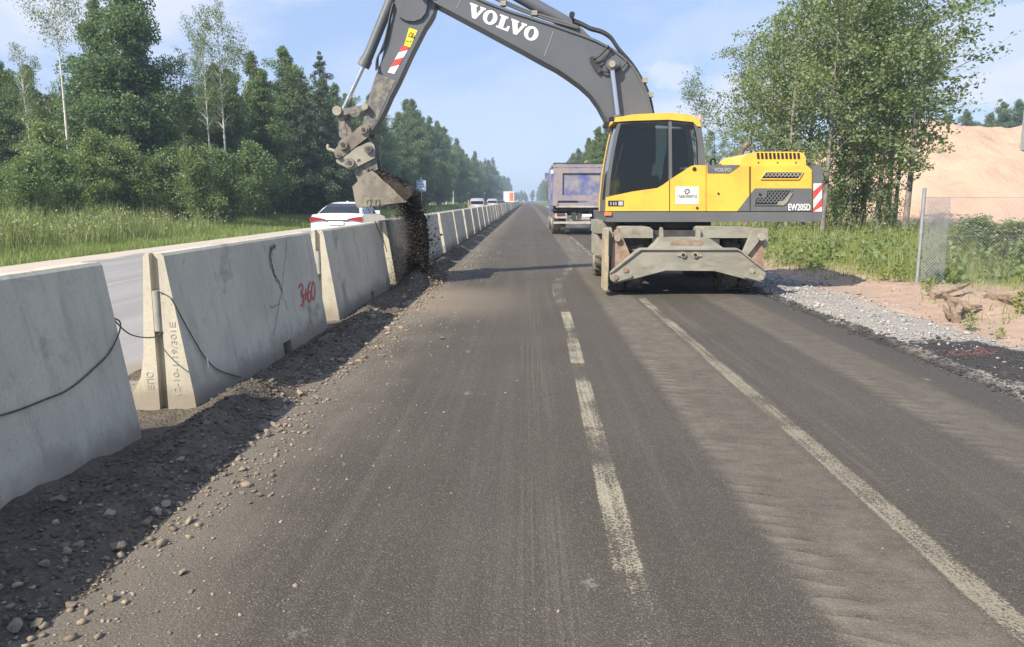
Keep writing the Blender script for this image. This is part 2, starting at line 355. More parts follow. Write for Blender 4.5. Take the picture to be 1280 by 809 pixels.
LEAF_S = leaf_mat('spruce_needles', (.045,.078,.036), (.068,.105,.045), sub=.2)
LEAF_U = leaf_mat('shrub_leaves', (.10,.165,.05), (.17,.235,.085), sub=.45)
GRASSM = leaf_mat('verge_grass', (.12,.20,.05), (.22,.30,.075), (.32,.28,.15))
GRASSR = leaf_mat('meadow_grass', (.13,.20,.05), (.29,.33,.085), (.37,.33,.17))
WEEDM = leaf_mat('tall_weeds', (.15,.22,.065), (.27,.31,.12), (.40,.34,.22))
BARK = simple('grey_bark', (.26,.235,.20), .9, 0, (.11,.095,.08), 6, bump=.5, bs=20, stretch=(1,1,.3))
BIRCH = simple('white_birch_bark', (.66,.63,.57), .8, 0, (.56,.53,.48), 4, dirt=(.06,.055,.05), dirt_amt=(.60,.68), ds=3.0, stretch=(1,1,2.2))
WOOD = simple('splintered_wood', (.30,.22,.15), .9, 0, (.17,.125,.09), 10, bump=.5, bs=30)
GALV = simple('galvanised_steel', (.42,.44,.46), .45, .5, (.34,.36,.38), 8)
ROPE = simple('steel_rope', (.10,.095,.09), .7, .2, (.06,.057,.055), 30)
SIGNM = simple('blue_sign', (.20,.32,.50), .5, 0, (.36,.45,.55), 3)
TRKB = simple('worn_blue_panel', (.10,.125,.32), .6, 0, (.31,.285,.275), 1.5, .36,.66, bump=.1, dirt=(.26,.15,.11), dirt_amt=(.55,.75), ds=2.5)
TRKF = simple('worn_truck_frame', (.31,.265,.265), .7, 0, (.20,.19,.29), 2.5, .4,.7, dirt=(.22,.12,.09), dirt_amt=(.56,.75), ds=4)
TRKW = simple('dusty_bumper', (.50,.47,.42), .6, 0, (.36,.33,.29), 4)

# ------------------------------------------------------------------ object helpers
def tag(o, label=None, cat=None, group=None, kind=None):
    if label: o['label'] = label
    if cat: o['category'] = cat
    if group: o['group'] = group
    if kind: o['kind'] = kind
    return o
def thing(name, label, cat, loc=(0,0,0), group=None):
    o = bpy.data.objects.new(name, None); o.empty_display_size = .2; COL.objects.link(o); o.location = loc
    return tag(o, label, cat, group)
def link(name, me, m=None, parent=None):
    o = bpy.data.objects.new(name, me); COL.objects.link(o)
    if m is not None and len(me.materials) == 0:
        for q in (m if isinstance(m, (list, tuple)) else [m]): me.materials.append(q)
    if parent is not None:
        o.parent = parent
        if parent.type == 'EMPTY': o.matrix_parent_inverse = Matrix.Translation(-Vector(parent.location))
    return o
def fin(bm, name, smooth=40, bevel=0.0, seg=2):
    if bevel:
        es = [e for e in bm.edges if len(e.link_faces) == 2 and e.calc_face_angle(0) > R(25)]
        bmesh.ops.bevel(bm, geom=es, offset=bevel, segments=seg, affect='EDGES', profile=.6, clamp_overlap=True)
    bmesh.ops.recalc_face_normals(bm, faces=bm.faces)
    me = bpy.data.meshes.new(name); bm.to_mesh(me); bm.free()
    if smooth:
        me.shade_smooth(); me.set_sharp_from_angle(angle=R(smooth))
    return me
def raw(name, v, f, smooth=False):
    """mesh from numpy arrays; faces all of one size"""
    v = np.asarray(v, np.float32); f = np.asarray(f, np.int32); k = f.shape[1]
    me = bpy.data.meshes.new(name)
    me.vertices.add(len(v)); me.vertices.foreach_set('co', v.ravel())
    me.loops.add(f.size); me.loops.foreach_set('vertex_index', f.ravel())
    me.polygons.add(len(f)); me.polygons.foreach_set('loop_start', np.arange(0, f.size, k, dtype=np.int32))
    me.update(calc_edges=True)
    if smooth: me.shade_smooth()
    return me
def bm_box(bm, x0, x1, y0, y1, z0, z1, rot=None, piv=None):
    vs = [bm.verts.new((x, y, z)) for x in (x0, x1) for y in (y0, y1) for z in (z0, z1)]
    for q in ((0,1,3,2),(4,6,7,5),(0,4,5,1),(2,3,7,6),(0,2,6,4),(1,5,7,3)): bm.faces.new([vs[i] for i in q])
    if rot is not None: bmesh.ops.rotate(bm, verts=vs, cent=piv or ((x0+x1)/2,(y0+y1)/2,(z0+z1)/2), matrix=rot)
    return vs
def bm_prism(bm, poly, a, b, axis='Y'):
    """poly of 2-D points swept along an axis: Y -> (x,z), X -> (y,z), Z -> (x,y)"""
    def P(p, t): return {'Y': (p[0], t, p[1]), 'X': (t, p[0], p[1]), 'Z': (p[0], p[1], t)}[axis]
    A = [bm.verts.new(P(p, a)) for p in poly]; B = [bm.verts.new(P(p, b)) for p in poly]; n = len(poly)
    bm.faces.new(A); bm.faces.new(B[::-1])
    for i in range(n): bm.faces.new((A[i], B[i], B[(i+1)%n], A[(i+1)%n]))
    return A+B
def bm_tube(bm, pts, rad, n=8, cap=True):
    pts = [Vector(p) for p in pts]; rad = rad if isinstance(rad, (list, tuple)) else [rad]*len(pts); rings = []
    prev = None
    for i, p in enumerate(pts):
        d = (pts[min(i+1, len(pts)-1)] - pts[max(i-1, 0)]).normalized()
        if prev is None:
            a = d.orthogonal().normalized()
        else:
            a = (prev - d*prev.dot(d))
            a = a.normalized() if a.length > 1e-6 else d.orthogonal().normalized()
        prev = a; b = d.cross(a)
        rings.append([bm.verts.new(p + (a*math.cos(t)+b*math.sin(t))*rad[i]) for t in (2*math.pi*k/n for k in range(n))])
    for A, B in zip(rings, rings[1:]):
        for k in range(n): bm.faces.new((A[k], A[(k+1)%n], B[(k+1)%n], B[k]))
    if cap: bm.faces.new(rings[0][::-1]); bm.faces.new(rings[-1])
    return [v for r in rings for v in r]
def smoothpath(pts, k=6):
    P = [Vector(p) for p in pts]; out = []
    for i in range(len(P)-1):
        p0, p1, p2, p3 = P[max(i-1,0)], P[i], P[i+1], P[min(i+2,len(P)-1)]
        for j in range(k):
            t = j/k
            out.append(.5*((2*p1)+(p2-p0)*t+(2*p0-5*p1+4*p2-p3)*t*t+(3*p1-p0-3*p2+p3)*t**3))
    out.append(P[-1]); return out
def box(name, m, parent, x0, x1, y0, y1, z0, z1, bevel=.01, seg=2):
    bm = bmesh.new(); bm_box(bm, x0, x1, y0, y1, z0, z1); return link(name, fin(bm, name, 40, bevel, seg), m, parent)
def prism(name, m, parent, poly, a, b, axis='Y', bevel=.01, seg=2):
    bm = bmesh.new(); bm_prism(bm, poly, a, b, axis); return link(name, fin(bm, name, 40, bevel, seg), m, parent)
def tube(name, m, parent, pts, rad, n=10, sp=0):
    bm = bmesh.new(); bm_tube(bm, smoothpath(pts, sp) if sp else pts, rad, n); return link(name, fin(bm, name, 50), m, parent)
def cyl(name, m, parent, c, axis, r, l, n=20, bevel=.006):
    a = Vector(axis).normalized(); c = Vector(c); bm = bmesh.new(); bm_tube(bm, [c-a*l/2, c+a*l/2], r, n)
    return link(name, fin(bm, name, 40, bevel, 1), m, parent)
def XZ(pts, Y): return [(p.x, p.z) for p in (at(u, v, Y) for u, v in pts)]
def text_mesh(body, bold=0.0, depth=.001):
    cu = bpy.data.curves.new('lettering', 'FONT'); cu.body = body; cu.size = 1; cu.offset = bold; cu.extrude = depth; cu.resolution_u = 3
    o = bpy.data.objects.new('lettering', cu); COL.objects.link(o)
    dg = bpy.context.evaluated_depsgraph_get(); me = bpy.data.meshes.new_from_object(o.evaluated_get(dg))
    bpy.data.objects.remove(o); bpy.data.curves.remove(cu)
    v = np.empty(len(me.vertices)*3, np.float32); me.vertices.foreach_get('co', v); v = v.reshape(-1, 3)
    v[:, :2] -= v[:, :2].min(0); s = v[:, :2].max(0); v[:, :2] /= s
    me.vertices.foreach_set('co', v.ravel()); me.update(); me.materials.clear(); me.name = 'lettering'
    return me        # fills the unit square
def place_text(me, name, m, parent, o, ex, ey, nrm):
    """unit-square lettering onto origin o with edge vectors ex, ey"""
    o, ex, ey, nrm = Vector(o), Vector(ex), Vector(ey), Vector(nrm).normalized()
    M4 = Matrix(((ex.x, ey.x, nrm.x, o.x), (ex.y, ey.y, nrm.y, o.y), (ex.z, ey.z, nrm.z, o.z), (0,0,0,1)))
    me.transform(M4); return link(name, me, m, parent)

# value noise for heightfields
_T = np.random.default_rng(3).random((256, 256))
def vnoise(x, y):
    xi, yi = np.floor(x).astype(int), np.floor(y).astype(int); fx, fy = x-xi, y-yi
    fx = fx*fx*(3-2*fx); fy = fy*fy*(3-2*fy); a = lambda i, j: _T[(xi+i) % 256, (yi+j) % 256]
    return (a(0,0)*(1-fx)+a(1,0)*fx)*(1-fy)+(a(0,1)*(1-fx)+a(1,1)*fx)*fy
def fbm(x, y, o=4):
    s = 0; k = .5
    for i in range(o): s = s+k*(vnoise(x*2**i+13.7*i, y*2**i+7.3*i)-.5); k *= .55
    return s
def sstep(v, a, b):
    t = np.clip((v-a)/(b-a), 0, 1); return t*t*(3-2*t)
def field(name, xs, ys, fn, m, smooth=True):
    X, Y = np.meshgrid(xs, ys); Z = fn(X, Y); v = np.stack([X, Y, Z], -1).reshape(-1, 3)
    nx, ny = len(xs), len(ys); i = np.arange(nx*ny).reshape(ny, nx)
    f = np.stack([i[:-1,:-1], i[:-1,1:], i[1:,1:], i[1:,:-1]], -1).reshape(-1, 4)
    return link(name, raw(name, v, f, smooth), m)
def sheet(name, x0, x1, y0, y1, z, m):
    return link(name, raw(name, [(x0,y0,z),(x1,y0,z),(x1,y1,z),(x0,y1,z)], [(0,1,2,3)]), m)
# scattered lumps (jittered icosahedra) as one mesh
_g = (1+5**.5)/2
ICO_V = np.array([(-1,_g,0),(1,_g,0),(-1,-_g,0),(1,-_g,0),(0,-1,_g),(0,1,_g),(0,-1,-_g),(0,1,-_g),(_g,0,-1),(_g,0,1),(-_g,0,-1),(-_g,0,1)])/math.sqrt(1+_g*_g)
ICO_F = np.array([(0,11,5),(0,5,1),(0,1,7),(0,7,10),(0,10,11),(1,5,9),(5,11,4),(11,10,2),(10,7,6),(7,1,8),(3,9,4),(3,4,2),(3,2,6),(3,6,8),(3,8,9),(4,9,5),(2,4,11),(6,2,10),(8,6,7),(9,8,1)])
OCT_V = np.array([(1,0,0),(-1,0,0),(0,1,0),(0,-1,0),(0,0,1),(0,0,-1)], float)
OCT_F = np.array([(0,2,4),(2,1,4),(1,3,4),(3,0,4),(2,0,5),(1,2,5),(3,1,5),(0,3,5)])
def randrot(n):
    q = RNG.normal(size=(n,4)); q /= np.linalg.norm(q, axis=1)[:,None]; a,b,c,d = q.T
    return np.stack([1-2*(c*c+d*d),2*(b*c-a*d),2*(b*d+a*c),2*(b*c+a*d),1-2*(b*b+d*d),2*(c*d-a*b),2*(b*d-a*c),2*(c*d+a*b),1-2*(b*b+c*c)],-1).reshape(n,3,3)
def lumps(name, P, S, m, flat=.6, oct=False):
    BV, BF = (OCT_V, OCT_F) if oct else (ICO_V, ICO_F); n = len(P)
    v = BV[None]*(1+RNG.uniform(-.42,.42,(n,len(BV),1))); v = v*RNG.uniform(.45,1.35,(n,1,3))
    v = np.einsum('nij,nkj->nki', randrot(n), v); v[:,:,2] *= flat
    v = v*S[:,None,None]+P[:,None,:]
    f = BF[None]+(np.arange(n)*len(BV))[:,None,None]
    return link(name, raw(name, v.reshape(-1,3), f.reshape(-1,3)), m)

# lettering first, while the scene is still empty
T_EW = text_mesh('EW205D', .018); T_FIRM = text_mesh('ГАББОНЕРУД', .035); T_EPS = text_mesh('ЕПС', .0); T_DATE = text_mesh('12-10-1.19/301Е', .0)
T_VS = text_mesh('VOLVO', .01)

# ------------------------------------------------------------------ the setting
tag(sheet('ground', -600, 600, -40, 1300, -.06, GROUND), kind='structure')
tag(sheet('road', -2.35, 3.86, -3, 1000, 0, ASPH), kind='structure')
tag(sheet('opposite_road', -12.45, -3.15, -3, 1000, -.006, ASPHL), kind='structure')
o = sheet('edge_line', 1.66, 1.96, -1, 12.2, .004, EDGE); tag(o, kind='structure')
o = sheet('edge_line', 1.68, 1.94, 16.5, 33, .004, EDGE); tag(o, kind='structure')
y = .9
while y < 11.2:                                     # each dash reaches faintly to the next
    sx = .388+.0135*y; sy = y+2.08; ex_ = .388+.0135*sy
    tag(link('lane_dash', raw('lane_dash', [(sx-.10,y,.004),(sx+.10,y,.004),(ex_+.10,sy,.004),(ex_-.10,sy,.004)], [(0,1,2,3)]), DASH), kind='structure')
    y += 2.09
v = []; f = []
path = [(.52,11.4),(.50,13),(.56,14.5),(.74,16),(1.0,18),(1.25,21),(1.42,25),(1.5,30)]
for i, (x, yy) in enumerate(path): v += [(x-.085,yy,.004),(x+.085,yy,.004)]
f = [(2*i,2*i+1,2*i+3,2*i+2) for i in range(len(path)-1)]
tag(link('lane_line', raw('lane_line', v, f), BENT), kind='structure')
tag(sheet('opposite_lane_line', -7.85, -7.65, -3, 600, -.002, LLINE), kind='structure')

# earth thrown up along the foot of the barriers
def berm_z(X, Y):
    ridge = .10*np.exp(-((X+2.12+.10*np.sin(Y*1.3))/.20)**2)*(0.7+.8*vnoise(X*0+3, Y*.9))
    foot = .09*sstep(X, -2.2, -2.55)*sstep(Y, 5.0, 3.6)-.03*sstep(X, -2.25, -2.45)*sstep(Y, 5.4, 6.4)
    lumps_ = (fbm(X*4.5, Y*4.5, 5)*.12+fbm(X*14+3, Y*14, 4)*.055)*(1-.65*sstep(X, -2.28, -2.45))+fbm(X*1.2+9, Y*1.2, 2)*.06*sstep(X, -2.5, -2.2)
    w_ = sstep(X, -1.62, -1.98)
    heap = .20*np.exp(-((X+2.05)/.30)**2-((Y-14.7)/.8)**2)
    ruts = np.exp(-((Y-5.25)/.28)**2)*.03
    return np.where(X > -1.52, -.02, (ridge+foot+lumps_*(.35+.65*w_))*w_+heap-ruts*w_-.012*(1-w_))
xs = np.arange(-3.6, -1.33, .026); ys = np.concatenate([np.arange(.4, 13, .034), np.arange(13, 26, .09), np.arange(26, 120, .5), np.arange(120, 420, 6)])
def berm_fn(X, Y):
    z = berm_z(X, Y); back = sstep(X, -3.0, -3.4); 
    return z*(1-back)+back*(-.004+fbm(X*6,Y*6,3)*.04)
tag(field('dirt_bank', xs, ys, berm_fn, DIRT), 'dark gritty earth banked along the foot of the concrete barriers', 'earth', kind='stuff')
def bz(x, y): return berm_z(np.array([x]), np.array([y]))[0]
n = 19000
Y_ = 1.2+RNG.random(n)**1.7*22; X_ = -2.44+RNG.random(n)**1.1*.84; S_ = RNG.lognormal(-4.98, .6, n)*(.62+.06*Y_); S_ = np.minimum(S_, .022)
tag(lumps('earth_clods', np.stack([X_, Y_, berm_fn(X_, Y_)+S_*.25], -1), S_, CLODS), 'loose clods and grit lying on the dirt bank', 'rubble', kind='stuff')
n = 3600
Y_ = 1.5+RNG.random(n)**1.6*24; X_ = -1.62+RNG.gamma(1.0, .34, n); X_ = np.where(X_ > 3.6, -1.5, X_); S_ = np.minimum(RNG.lognormal(-5.5, .5, n)*(.7+.05*Y_), .022)
tag(lumps('road_grit', np.stack([X_, Y_, S_*.3], -1), S_, GRIT), 'pale crumbs of stone scattered over the asphalt', 'grit', kind='stuff')

n = 2600; Y_ = 1.6+RNG.random(n)**1.5*16; X_ = -1.74+RNG.normal(0,.15,n)+.08*np.sin(Y_*1.7); S_ = np.minimum(RNG.lognormal(-4.75, .5, n)*(.75+.05*Y_), .034)
tag(lumps('rubble_edge', np.stack([X_, Y_, np.maximum(berm_fn(X_, Y_), 0)+S_*.3], -1), S_, grit('tan_rubble', (.15,.12,.09), (.34,.275,.20), 0)), 'tan broken crumbs along the sunlit edge of the dirt bank', 'rubble', kind='stuff')
# stones one could pick up
def stone_mesh(seed):
    r = random.Random(seed); bm = bmesh.new()
    for _ in range(16):
        d = Vector((r.gauss(0,1), r.gauss(0,1), r.gauss(0,1))).normalized()*r.uniform(.78,1.05); bm.verts.new(d)
    h = bmesh.ops.convex_hull(bm, input=bm.verts); bmesh.ops.delete(bm, geom=[v_ for v_ in bm.verts if not v_.link_faces], context='VERTS')
    bmesh.ops.bevel(bm, geom=list(bm.edges), offset=.07, segments=1, affect='EDGES', clamp_overlap=True)
    return fin(bm, 'stone', 0)
STM = [stone_mesh(i) for i in range(6)]
STM2 = [m_.copy() for m_ in STM]
for m_ in STM: m_.materials.append(STONE)
for m_ in STM2: m_.materials.append(STONE_DARK)
named = [(195,648,.058,'pale rounded stone, largest at the lit end of the rubble',0),(182,660,.05,'tan stone just left of the pale rounded one in the rubble',1),(208,637,.04,None,0),(148,690,.06,'broad brown stone at the shadow edge low in the rubble',1),
 (140,668,.05,None,0),(20,792,.06,'grey stone at the very bottom left corner of the rubble',0),(45,785,.05,None,1),(262,590,.045,'flat tan stone at the edge of the barrier shadow',1),(325,620,.035,'small brown stone lying alone on the asphalt by the rubble',1),
 (302,618,.028,None,0),(140,750,.034,None,1),(228,718,.03,'pale stone alone on the asphalt below the rubble',0),(335,545,.05,None,1),(350,540,.045,None,1),(342,532,.05,None,0),(357,533,.04,None,0),(320,548,.04,None,1),
 (395,500,.06,None,0),(553,424,.04,'dark stone lying alone on the open asphalt beside the rubble',1),(340,490,.05,None,0),(268,600,.03,None,0),(90,758,.04,None,1),(100,700,.05,None,1),(60,735,.05,None,1),(75,640,.055,None,1),(375,480,.05,None,1),(260,560,.04,None,1),(400,470,.05,None,0),
 (415,455,.05,None,0),(450,410,.05,None,1),(470,395,.06,None,0),(430,430,.05,None,1),(505,375,.07,None,0),(528,352,.07,None,1),(545,345,.06,None,0),(535,367,.05,None,1),(495,400,.05,None,1),(555,330,.08,None,0),(572,322,.08,None,1)]
ORD = ['nearest', 'second nearest', 'third nearest', 'fourth nearest', 'fifth nearest', 'sixth nearest', 'seventh nearest', 'eighth nearest', 'ninth nearest', 'tenth nearest', 'eleventh nearest', 'twelfth nearest']
scount = {}
named.sort(key=lambda q: -q[1])
for i, (u_, v_, r_, lab, kd) in enumerate(named):
    if lab is None:
        bk = 'nearest' if v_ > 525 else 'cracked' if v_ > 405 else 'third' if v_ > 355 else 'fourth'; scount[bk, kd] = scount.get((bk, kd), 0)+1
        lab = ('brown' if kd else 'pale')+f' broken stone in the rubble by the {bk} barrier block, {ORD[scount[bk, kd]-1]} of that colour'
    r_ = r_*.66; g_ = gnd(u_, v_); me = (STM2 if kd else STM)[i % 6]
    o = link('stone', me, None); zz = max(0.0, float(bz(g_.x, g_.y)))
    o.location = (g_.x, g_.y, zz+r_*.42); o.scale = (r_*random.uniform(.9,1.5), r_*random.uniform(.7,1.1), r_*random.uniform(.5,.85)); o.rotation_euler = (random.uniform(-.3,.3), random.uniform(-.3,.3), random.uniform(0,6))
    tag(o, lab or ('brown broken stone in the loose rubble along the barrier foot' if kd else 'pale broken stone in the loose rubble along the barrier foot'), 'stone', 'stones lying in the rubble')

# right shoulder: crumbled edge, gravel, pink sand
def sh_z(X, Y):
    ridge = .075*np.exp(-((X-3.98-.05*np.sin(Y*2.1))/.13)**2)*(.55+.9*vnoise(X*3, Y*2.2))*sstep(Y, 4, 7)
    heap = .10*np.exp(-((X-4.75)/.5)**2-((Y-7.2)/1.2)**2)
    z = -.05+ridge+heap+fbm(X*4, Y*4, 5)*.10+fbm(X*.6, Y*.6, 3)*.16*sstep(X, 4.6, 6)
    z = z+.10*sstep(X, 5.2, 7)
    return np.where(X < 3.85, -.02, np.maximum(z, -.045))
xs = np.concatenate([np.arange(3.78, 5.6, .035), np.arange(5.6, 14, .12)]); ys = np.concatenate([np.arange(2.5, 16, .05), np.arange(16, 45, .2), np.arange(45, 200, 3)])
tag(field('shoulder', xs, ys, sh_z, SHOULD), kind='structure')
n = 6500; Y_ = 3+RNG.random(n)**1.2*22; X_ = 4.15+RNG.random(n)*1.35+RNG.normal(0,.12,n); S_ = np.minimum(RNG.lognormal(-4.3, .45, n)*(.55+.035*Y_), .05)
keep = ~((((X_-4.75)/.7)**2+((Y_-7.2)/1.6)**2 < 1) & (RNG.random(n) < .85)); X_, Y_, S_ = X_[keep], Y_[keep], S_[keep]
tag(lumps('gravel', np.stack([X_, Y_, sh_z(X_, Y_)+S_*.3], -1), S_, GRAVEL), 'grey crushed gravel strip beside the right road edge', 'gravel', kind='stuff')
n = 7000; Y_ = 3.5+RNG.random(n)**1.3*20; X_ = 3.95+RNG.normal(0,.085,n); S_ = np.minimum(RNG.lognormal(-4.75, .5, n)*(.5+.05*Y_), .034)
k2 = 2600; X2 = 4.75+RNG.normal(0,.34,k2); Y2 = 7.2+RNG.normal(0,.75,k2)-(X2-4.75)*.6; S2 = RNG.lognormal(-5.0,.4,k2)
X_, Y_, S_ = np.r_[X_,X2], np.r_[Y_,Y2], np.r_[S_,S2]; kk = X_ > 3.74; X_, Y_, S_ = X_[kk], Y_[kk], S_[kk]
tag(lumps('asphalt_crumbs', np.stack([X_, Y_, np.maximum(sh_z(X_, Y_), 0)+S_*.3], -1), S_, CRUMB), 'black crumbled asphalt heaped along the right road edge', 'rubble', kind='stuff')
n = 2500; Y_ = 6+RNG.random(n)*12; X_ = 5.2+RNG.random(n)*3.5; S_ = np.minimum(RNG.lognormal(-4.6, .5, n), .035)
tag(lumps('sand_pebbles', np.stack([X_, Y_, sh_z(X_, Y_)+S_*.2], -1), S_, GRIT), 'small pebbles on the pink sand beyond the gravel', 'pebbles', kind='stuff')
# red spray mark on the spilled asphalt
bm = bmesh.new()
for pts in ([(1168,441),(1185,449),(1200,446),(1212,452),(1232,449),(1242,447)], [(1172,449),(1186,446),(1196,441)], [(1205,444),(1216,450),(1226,445),(1238,452)]):
    P = smoothpath([gnd(a, b) for a, b in pts], 6); pv = None
    for i, p in enumerate(P):
        d = (P[min(i+1,len(P)-1)]-P[max(i-1,0)]).normalized(); s_ = Vector((-d.y, d.x, 0))*.035
        z_ = float(sh_z(np.array([p.x]), np.array([p.y]))[0])+.036
        cur = [bm.verts.new((p.x+s_.x, p.y+s_.y, z_)), bm.verts.new((p.x-s_.x, p.y-s_.y, z_))]
        if pv: bm.faces.new((pv[0], pv[1], cur[1], cur[0]))
        pv = cur
tag(link('paint_mark', fin(bm, 'paint_mark', 0), REDMARK), 'red sprayed scribble on the black patch of spilled asphalt', 'paint mark')

# sand hill
def hill_z(X, Y):
    cr = np.interp(X, [13, 19, 23, 26, 28.5, 31, 34, 37, 44, 60, 75], [0, 2.6, 4.8, 6.3, 7.0, 6.7, 6.4, 6.9, 7.4, 6, 0])
    prof = sstep(Y, 40, 58)*(1-sstep(Y, 66, 84))
    return cr*prof*(1+fbm(X*.35, Y*.35, 3)*.22)+fbm(X*.5, Y*.5, 5)*.9*prof-np.abs(fbm(X*.9+20, Y*.25, 3))*.9*prof*sstep(Y, 60, 50)-.08
tag(field('sand_hill', np.arange(12, 76, .3), np.arange(38, 86, .3), hill_z, SAND), kind='structure')
def hz_(x, y): return float(hill_z(np.array([x]), np.array([y]))[0])

# ------------------------------------------------------------------ concrete barriers
BX = -2.73                                          # centre line
BL = 3.82; BH = 1.165
PROF = [(.235,0.10),(.077,BH-.02),(.055,BH),(-.055,BH),(-.075,BH-.02),(-.125,.42),(-.16,.24),(-.235,.10)]
def barrier_mesh():
    bm = bmesh.new(); g, dp = .032, .055
    def xr(z): return .235+(.077-.235)*(z-.10)/(BH-.12)
    bm_prism(bm, PROF, dp, BL-dp)
    R_ = [(g,.10),(.235,.10),(.077,BH-.02),(.055,BH),(g,BH)]
    L_ = [(-g,BH),(-.055,BH),(-.075,BH-.02),(-.125,.42),(-.16,.24),(-.235,.10),(-g,.10)]
    for y0, y1 in ((0, dp), (BL-dp, BL)): bm_prism(bm, R_, y0, y1); bm_prism(bm, L_, y0, y1)
    nt = [(1.98, 2.22)]
    for y0, y1 in ((dp, 2.12), (2.37, BL-dp)): bm_prism(bm, [(-.235,.10),(-.24,-.1),(.255,-.1),(.235,.10)], y0, y1)
    for y0, y1 in ((0, dp), (BL-dp, BL)):
        bm_prism(bm, [(-.235,.10),(-.24,-.1),(-g,-.1),(-g,.10)], y0, y1); bm_prism(bm, [(g,.10),(g,-.1),(.255,-.1),(.235,.10)], y0, y1)
    bmesh.ops.remove_doubles(bm, verts=bm.verts, dist=.0005)
    dup_f = {}
    for f_ in list(bm.faces):
        key = tuple(sorted(v_.index for v_ in f_.verts)); dup_f.setdefault(key, []).append(f_)
    # roughen the long arrises a little
    me = fin(bm, 'barrier_body', 0)
    me.materials.append(CONC); return me
BAR = barrier_mesh()
bm = bmesh.new(); bm_tube(bm, [(0,.0,.59),(0,.0,.89)], .031, 14); PIPE = fin(bm, 'hinge_pipe', 40, .004, 1); PIPE.materials.append(simple('barrier_pipe_steel', (.36,.35,.31), .6, 0, (.27,.26,.23), 12))
starts = [(.965, 0)]+[(5.57+4.42*i, 0) for i in range(1+70)]
words = ['nearest', 'second', 'third', 'fourth', 'fifth', 'sixth', 'seventh', 'eighth', 'ninth', 'tenth']
blocks = []
for i, (y0, _) in enumerate(starts):
    if i == 0: lab = 'nearest concrete barrier block, cut by the left picture edge, steel cable across it'
    elif i == 1: lab = 'cracked concrete barrier block with red painted 3+60'
    elif i == 2: lab = 'concrete barrier block between the one painted 3+60 and the falling dirt'
    elif i == 3: lab = 'concrete barrier block half hidden behind the falling dirt'
    elif i < 10: lab = f'concrete barrier block, {words[i]} in the row counting from the camera'
    else: lab = 'concrete barrier block far down the row beside the queue of cars'
    t_ = thing('concrete_barrier', lab, 'barrier', (BX+.012*random.uniform(-1,1), y0+random.uniform(-.03,.03), 0), 'concrete barrier blocks along the road')
    if i == 0: t_.location = (BX-.03, .965, 0)
    if i > 1: t_.rotation_euler = (0, random.uniform(-.006,.006), random.uniform(-.004,.004))
    b_ = bpy.data.objects.new('barrier_body', BAR); COL.objects.link(b_); b_.parent = t_
    if y0 < 60:
        p_ = bpy.data.objects.new('hinge_pipe', PIPE); COL.objects.link(p_); p_.parent = t_; p_.location = (0, .012, 0)
    blocks.append(t_)
B1 = blocks[1]
def facex(z): return BX+.235+(.077-.235)*(z-.10)/(BH-.12)      # right face of the block
# crack, marks and lettering on the second block
def face_pt(u_, v_, off=.003):
    """point on the sloping right face of the row seen at (u,v)"""
    d = _f+_r*((u_-640)/FPX)+_u*((404.5-v_)/FPX); C_ = Vector((0,0,CAMZ))
    k_ = (.077-.235)/(BH-.12); n_ = Vector((1, 0, -k_)); p0 = Vector((BX+.235, 0, .10))
    q = C_+d*((p0-C_).dot(n_)/d.dot(n_)); return q+n_.normalized()*off
def stroke(name, m, parent, paths, wid, off=.003, taper=False):
    bm = bmesh.new()
    k_ = (.077-.235)/(BH-.12); nn = Vector((1,0,-k_)).normalized()
    for pts in paths:
        P = smoothpath([face_pt(a, b, off) for a, b in pts], 5); pv = None
        for i, p in enumerate(P):
            d = (P[min(i+1,len(P)-1)]-P[max(i-1,0)]).normalized(); w_ = wid*(1-.75*i/len(P) if taper else 1)*random.uniform(.8,1.2)
            s_ = nn.cross(d).normalized()*w_/2; cur = [bm.verts.new(p+s_), bm.verts.new(p-s_)]
            if pv: bm.faces.new((pv[0], pv[1], cur[1], cur[0]))
            pv = cur
    o = link(name, fin(bm, name, 0), m); o.parent = parent; o.matrix_parent_inverse = Matrix.Translation(-Vector(parent.location)); return o
def jag(pts, a=.9, k=5):
    out = []
    for (x0,y0),(x1,y1) in zip(pts, pts[1:]):
        for j in range(k): out.append((x0+(x1-x0)*j/k+random.uniform(-a,a), y0+(y1-y0)*j/k+random.uniform(-a,a)))
    return out+[pts[-1]]
CRK = [(344,306),(339,311),(338,320),(340,333),(343,343),(349,353),(353,365)]
stroke('crack_spall', STAMP, B1, [jag(CRK, 1.2)], .060, .002, True)
stroke('crack', BLACK, B1, [jag(CRK, .7)], .026, .004, True)
stroke('crack', DARK, B1, [jag([(358,294),(357,320),(354,345),(352,365),(348,385),(345,405),(341,420)], .8), jag([(352,365),(357,378),(360,390)], .8), jag([(349,380),(342,384),(337,383)], .6)], .006)
stroke('spray_lettering', REDP, B1, [[(374,359),(377,355),(379,360),(377,367),(380,372),(379,380),(376,382)], [(380,369),(384.5,366)], [(382.3,360),(382.6,375)],
    [(388,352),(385.5,361),(385,372),(387,377),(389,372),(388,365),(386,366)], [(391.5,352),(389.8,360),(390,370),(392,374),(394,367),(393.5,357),(391.5,352)]], .026)
stroke('spray_lettering', RUST, B1, [[(386,384),(387,393),(388.5,405)]], .014)
yl = B1.location.y-.002
def endtext(me, name, x, z, h, wd):   # reads upward on the end face
    o = place_text(me, name, STAMP, None, (x, yl, z), (0, 0, wd), (-h, 0, 0), (0,-1,0)); o.parent = B1; o.matrix_parent_inverse = Matrix.Translation(-Vector(B1.location))
endtext(T_EPS, 'stamped_lettering', BX-.07, .15, .05, .13); endtext(T_DATE, 'stamped_lettering', BX+.125, .10, .045, .56)

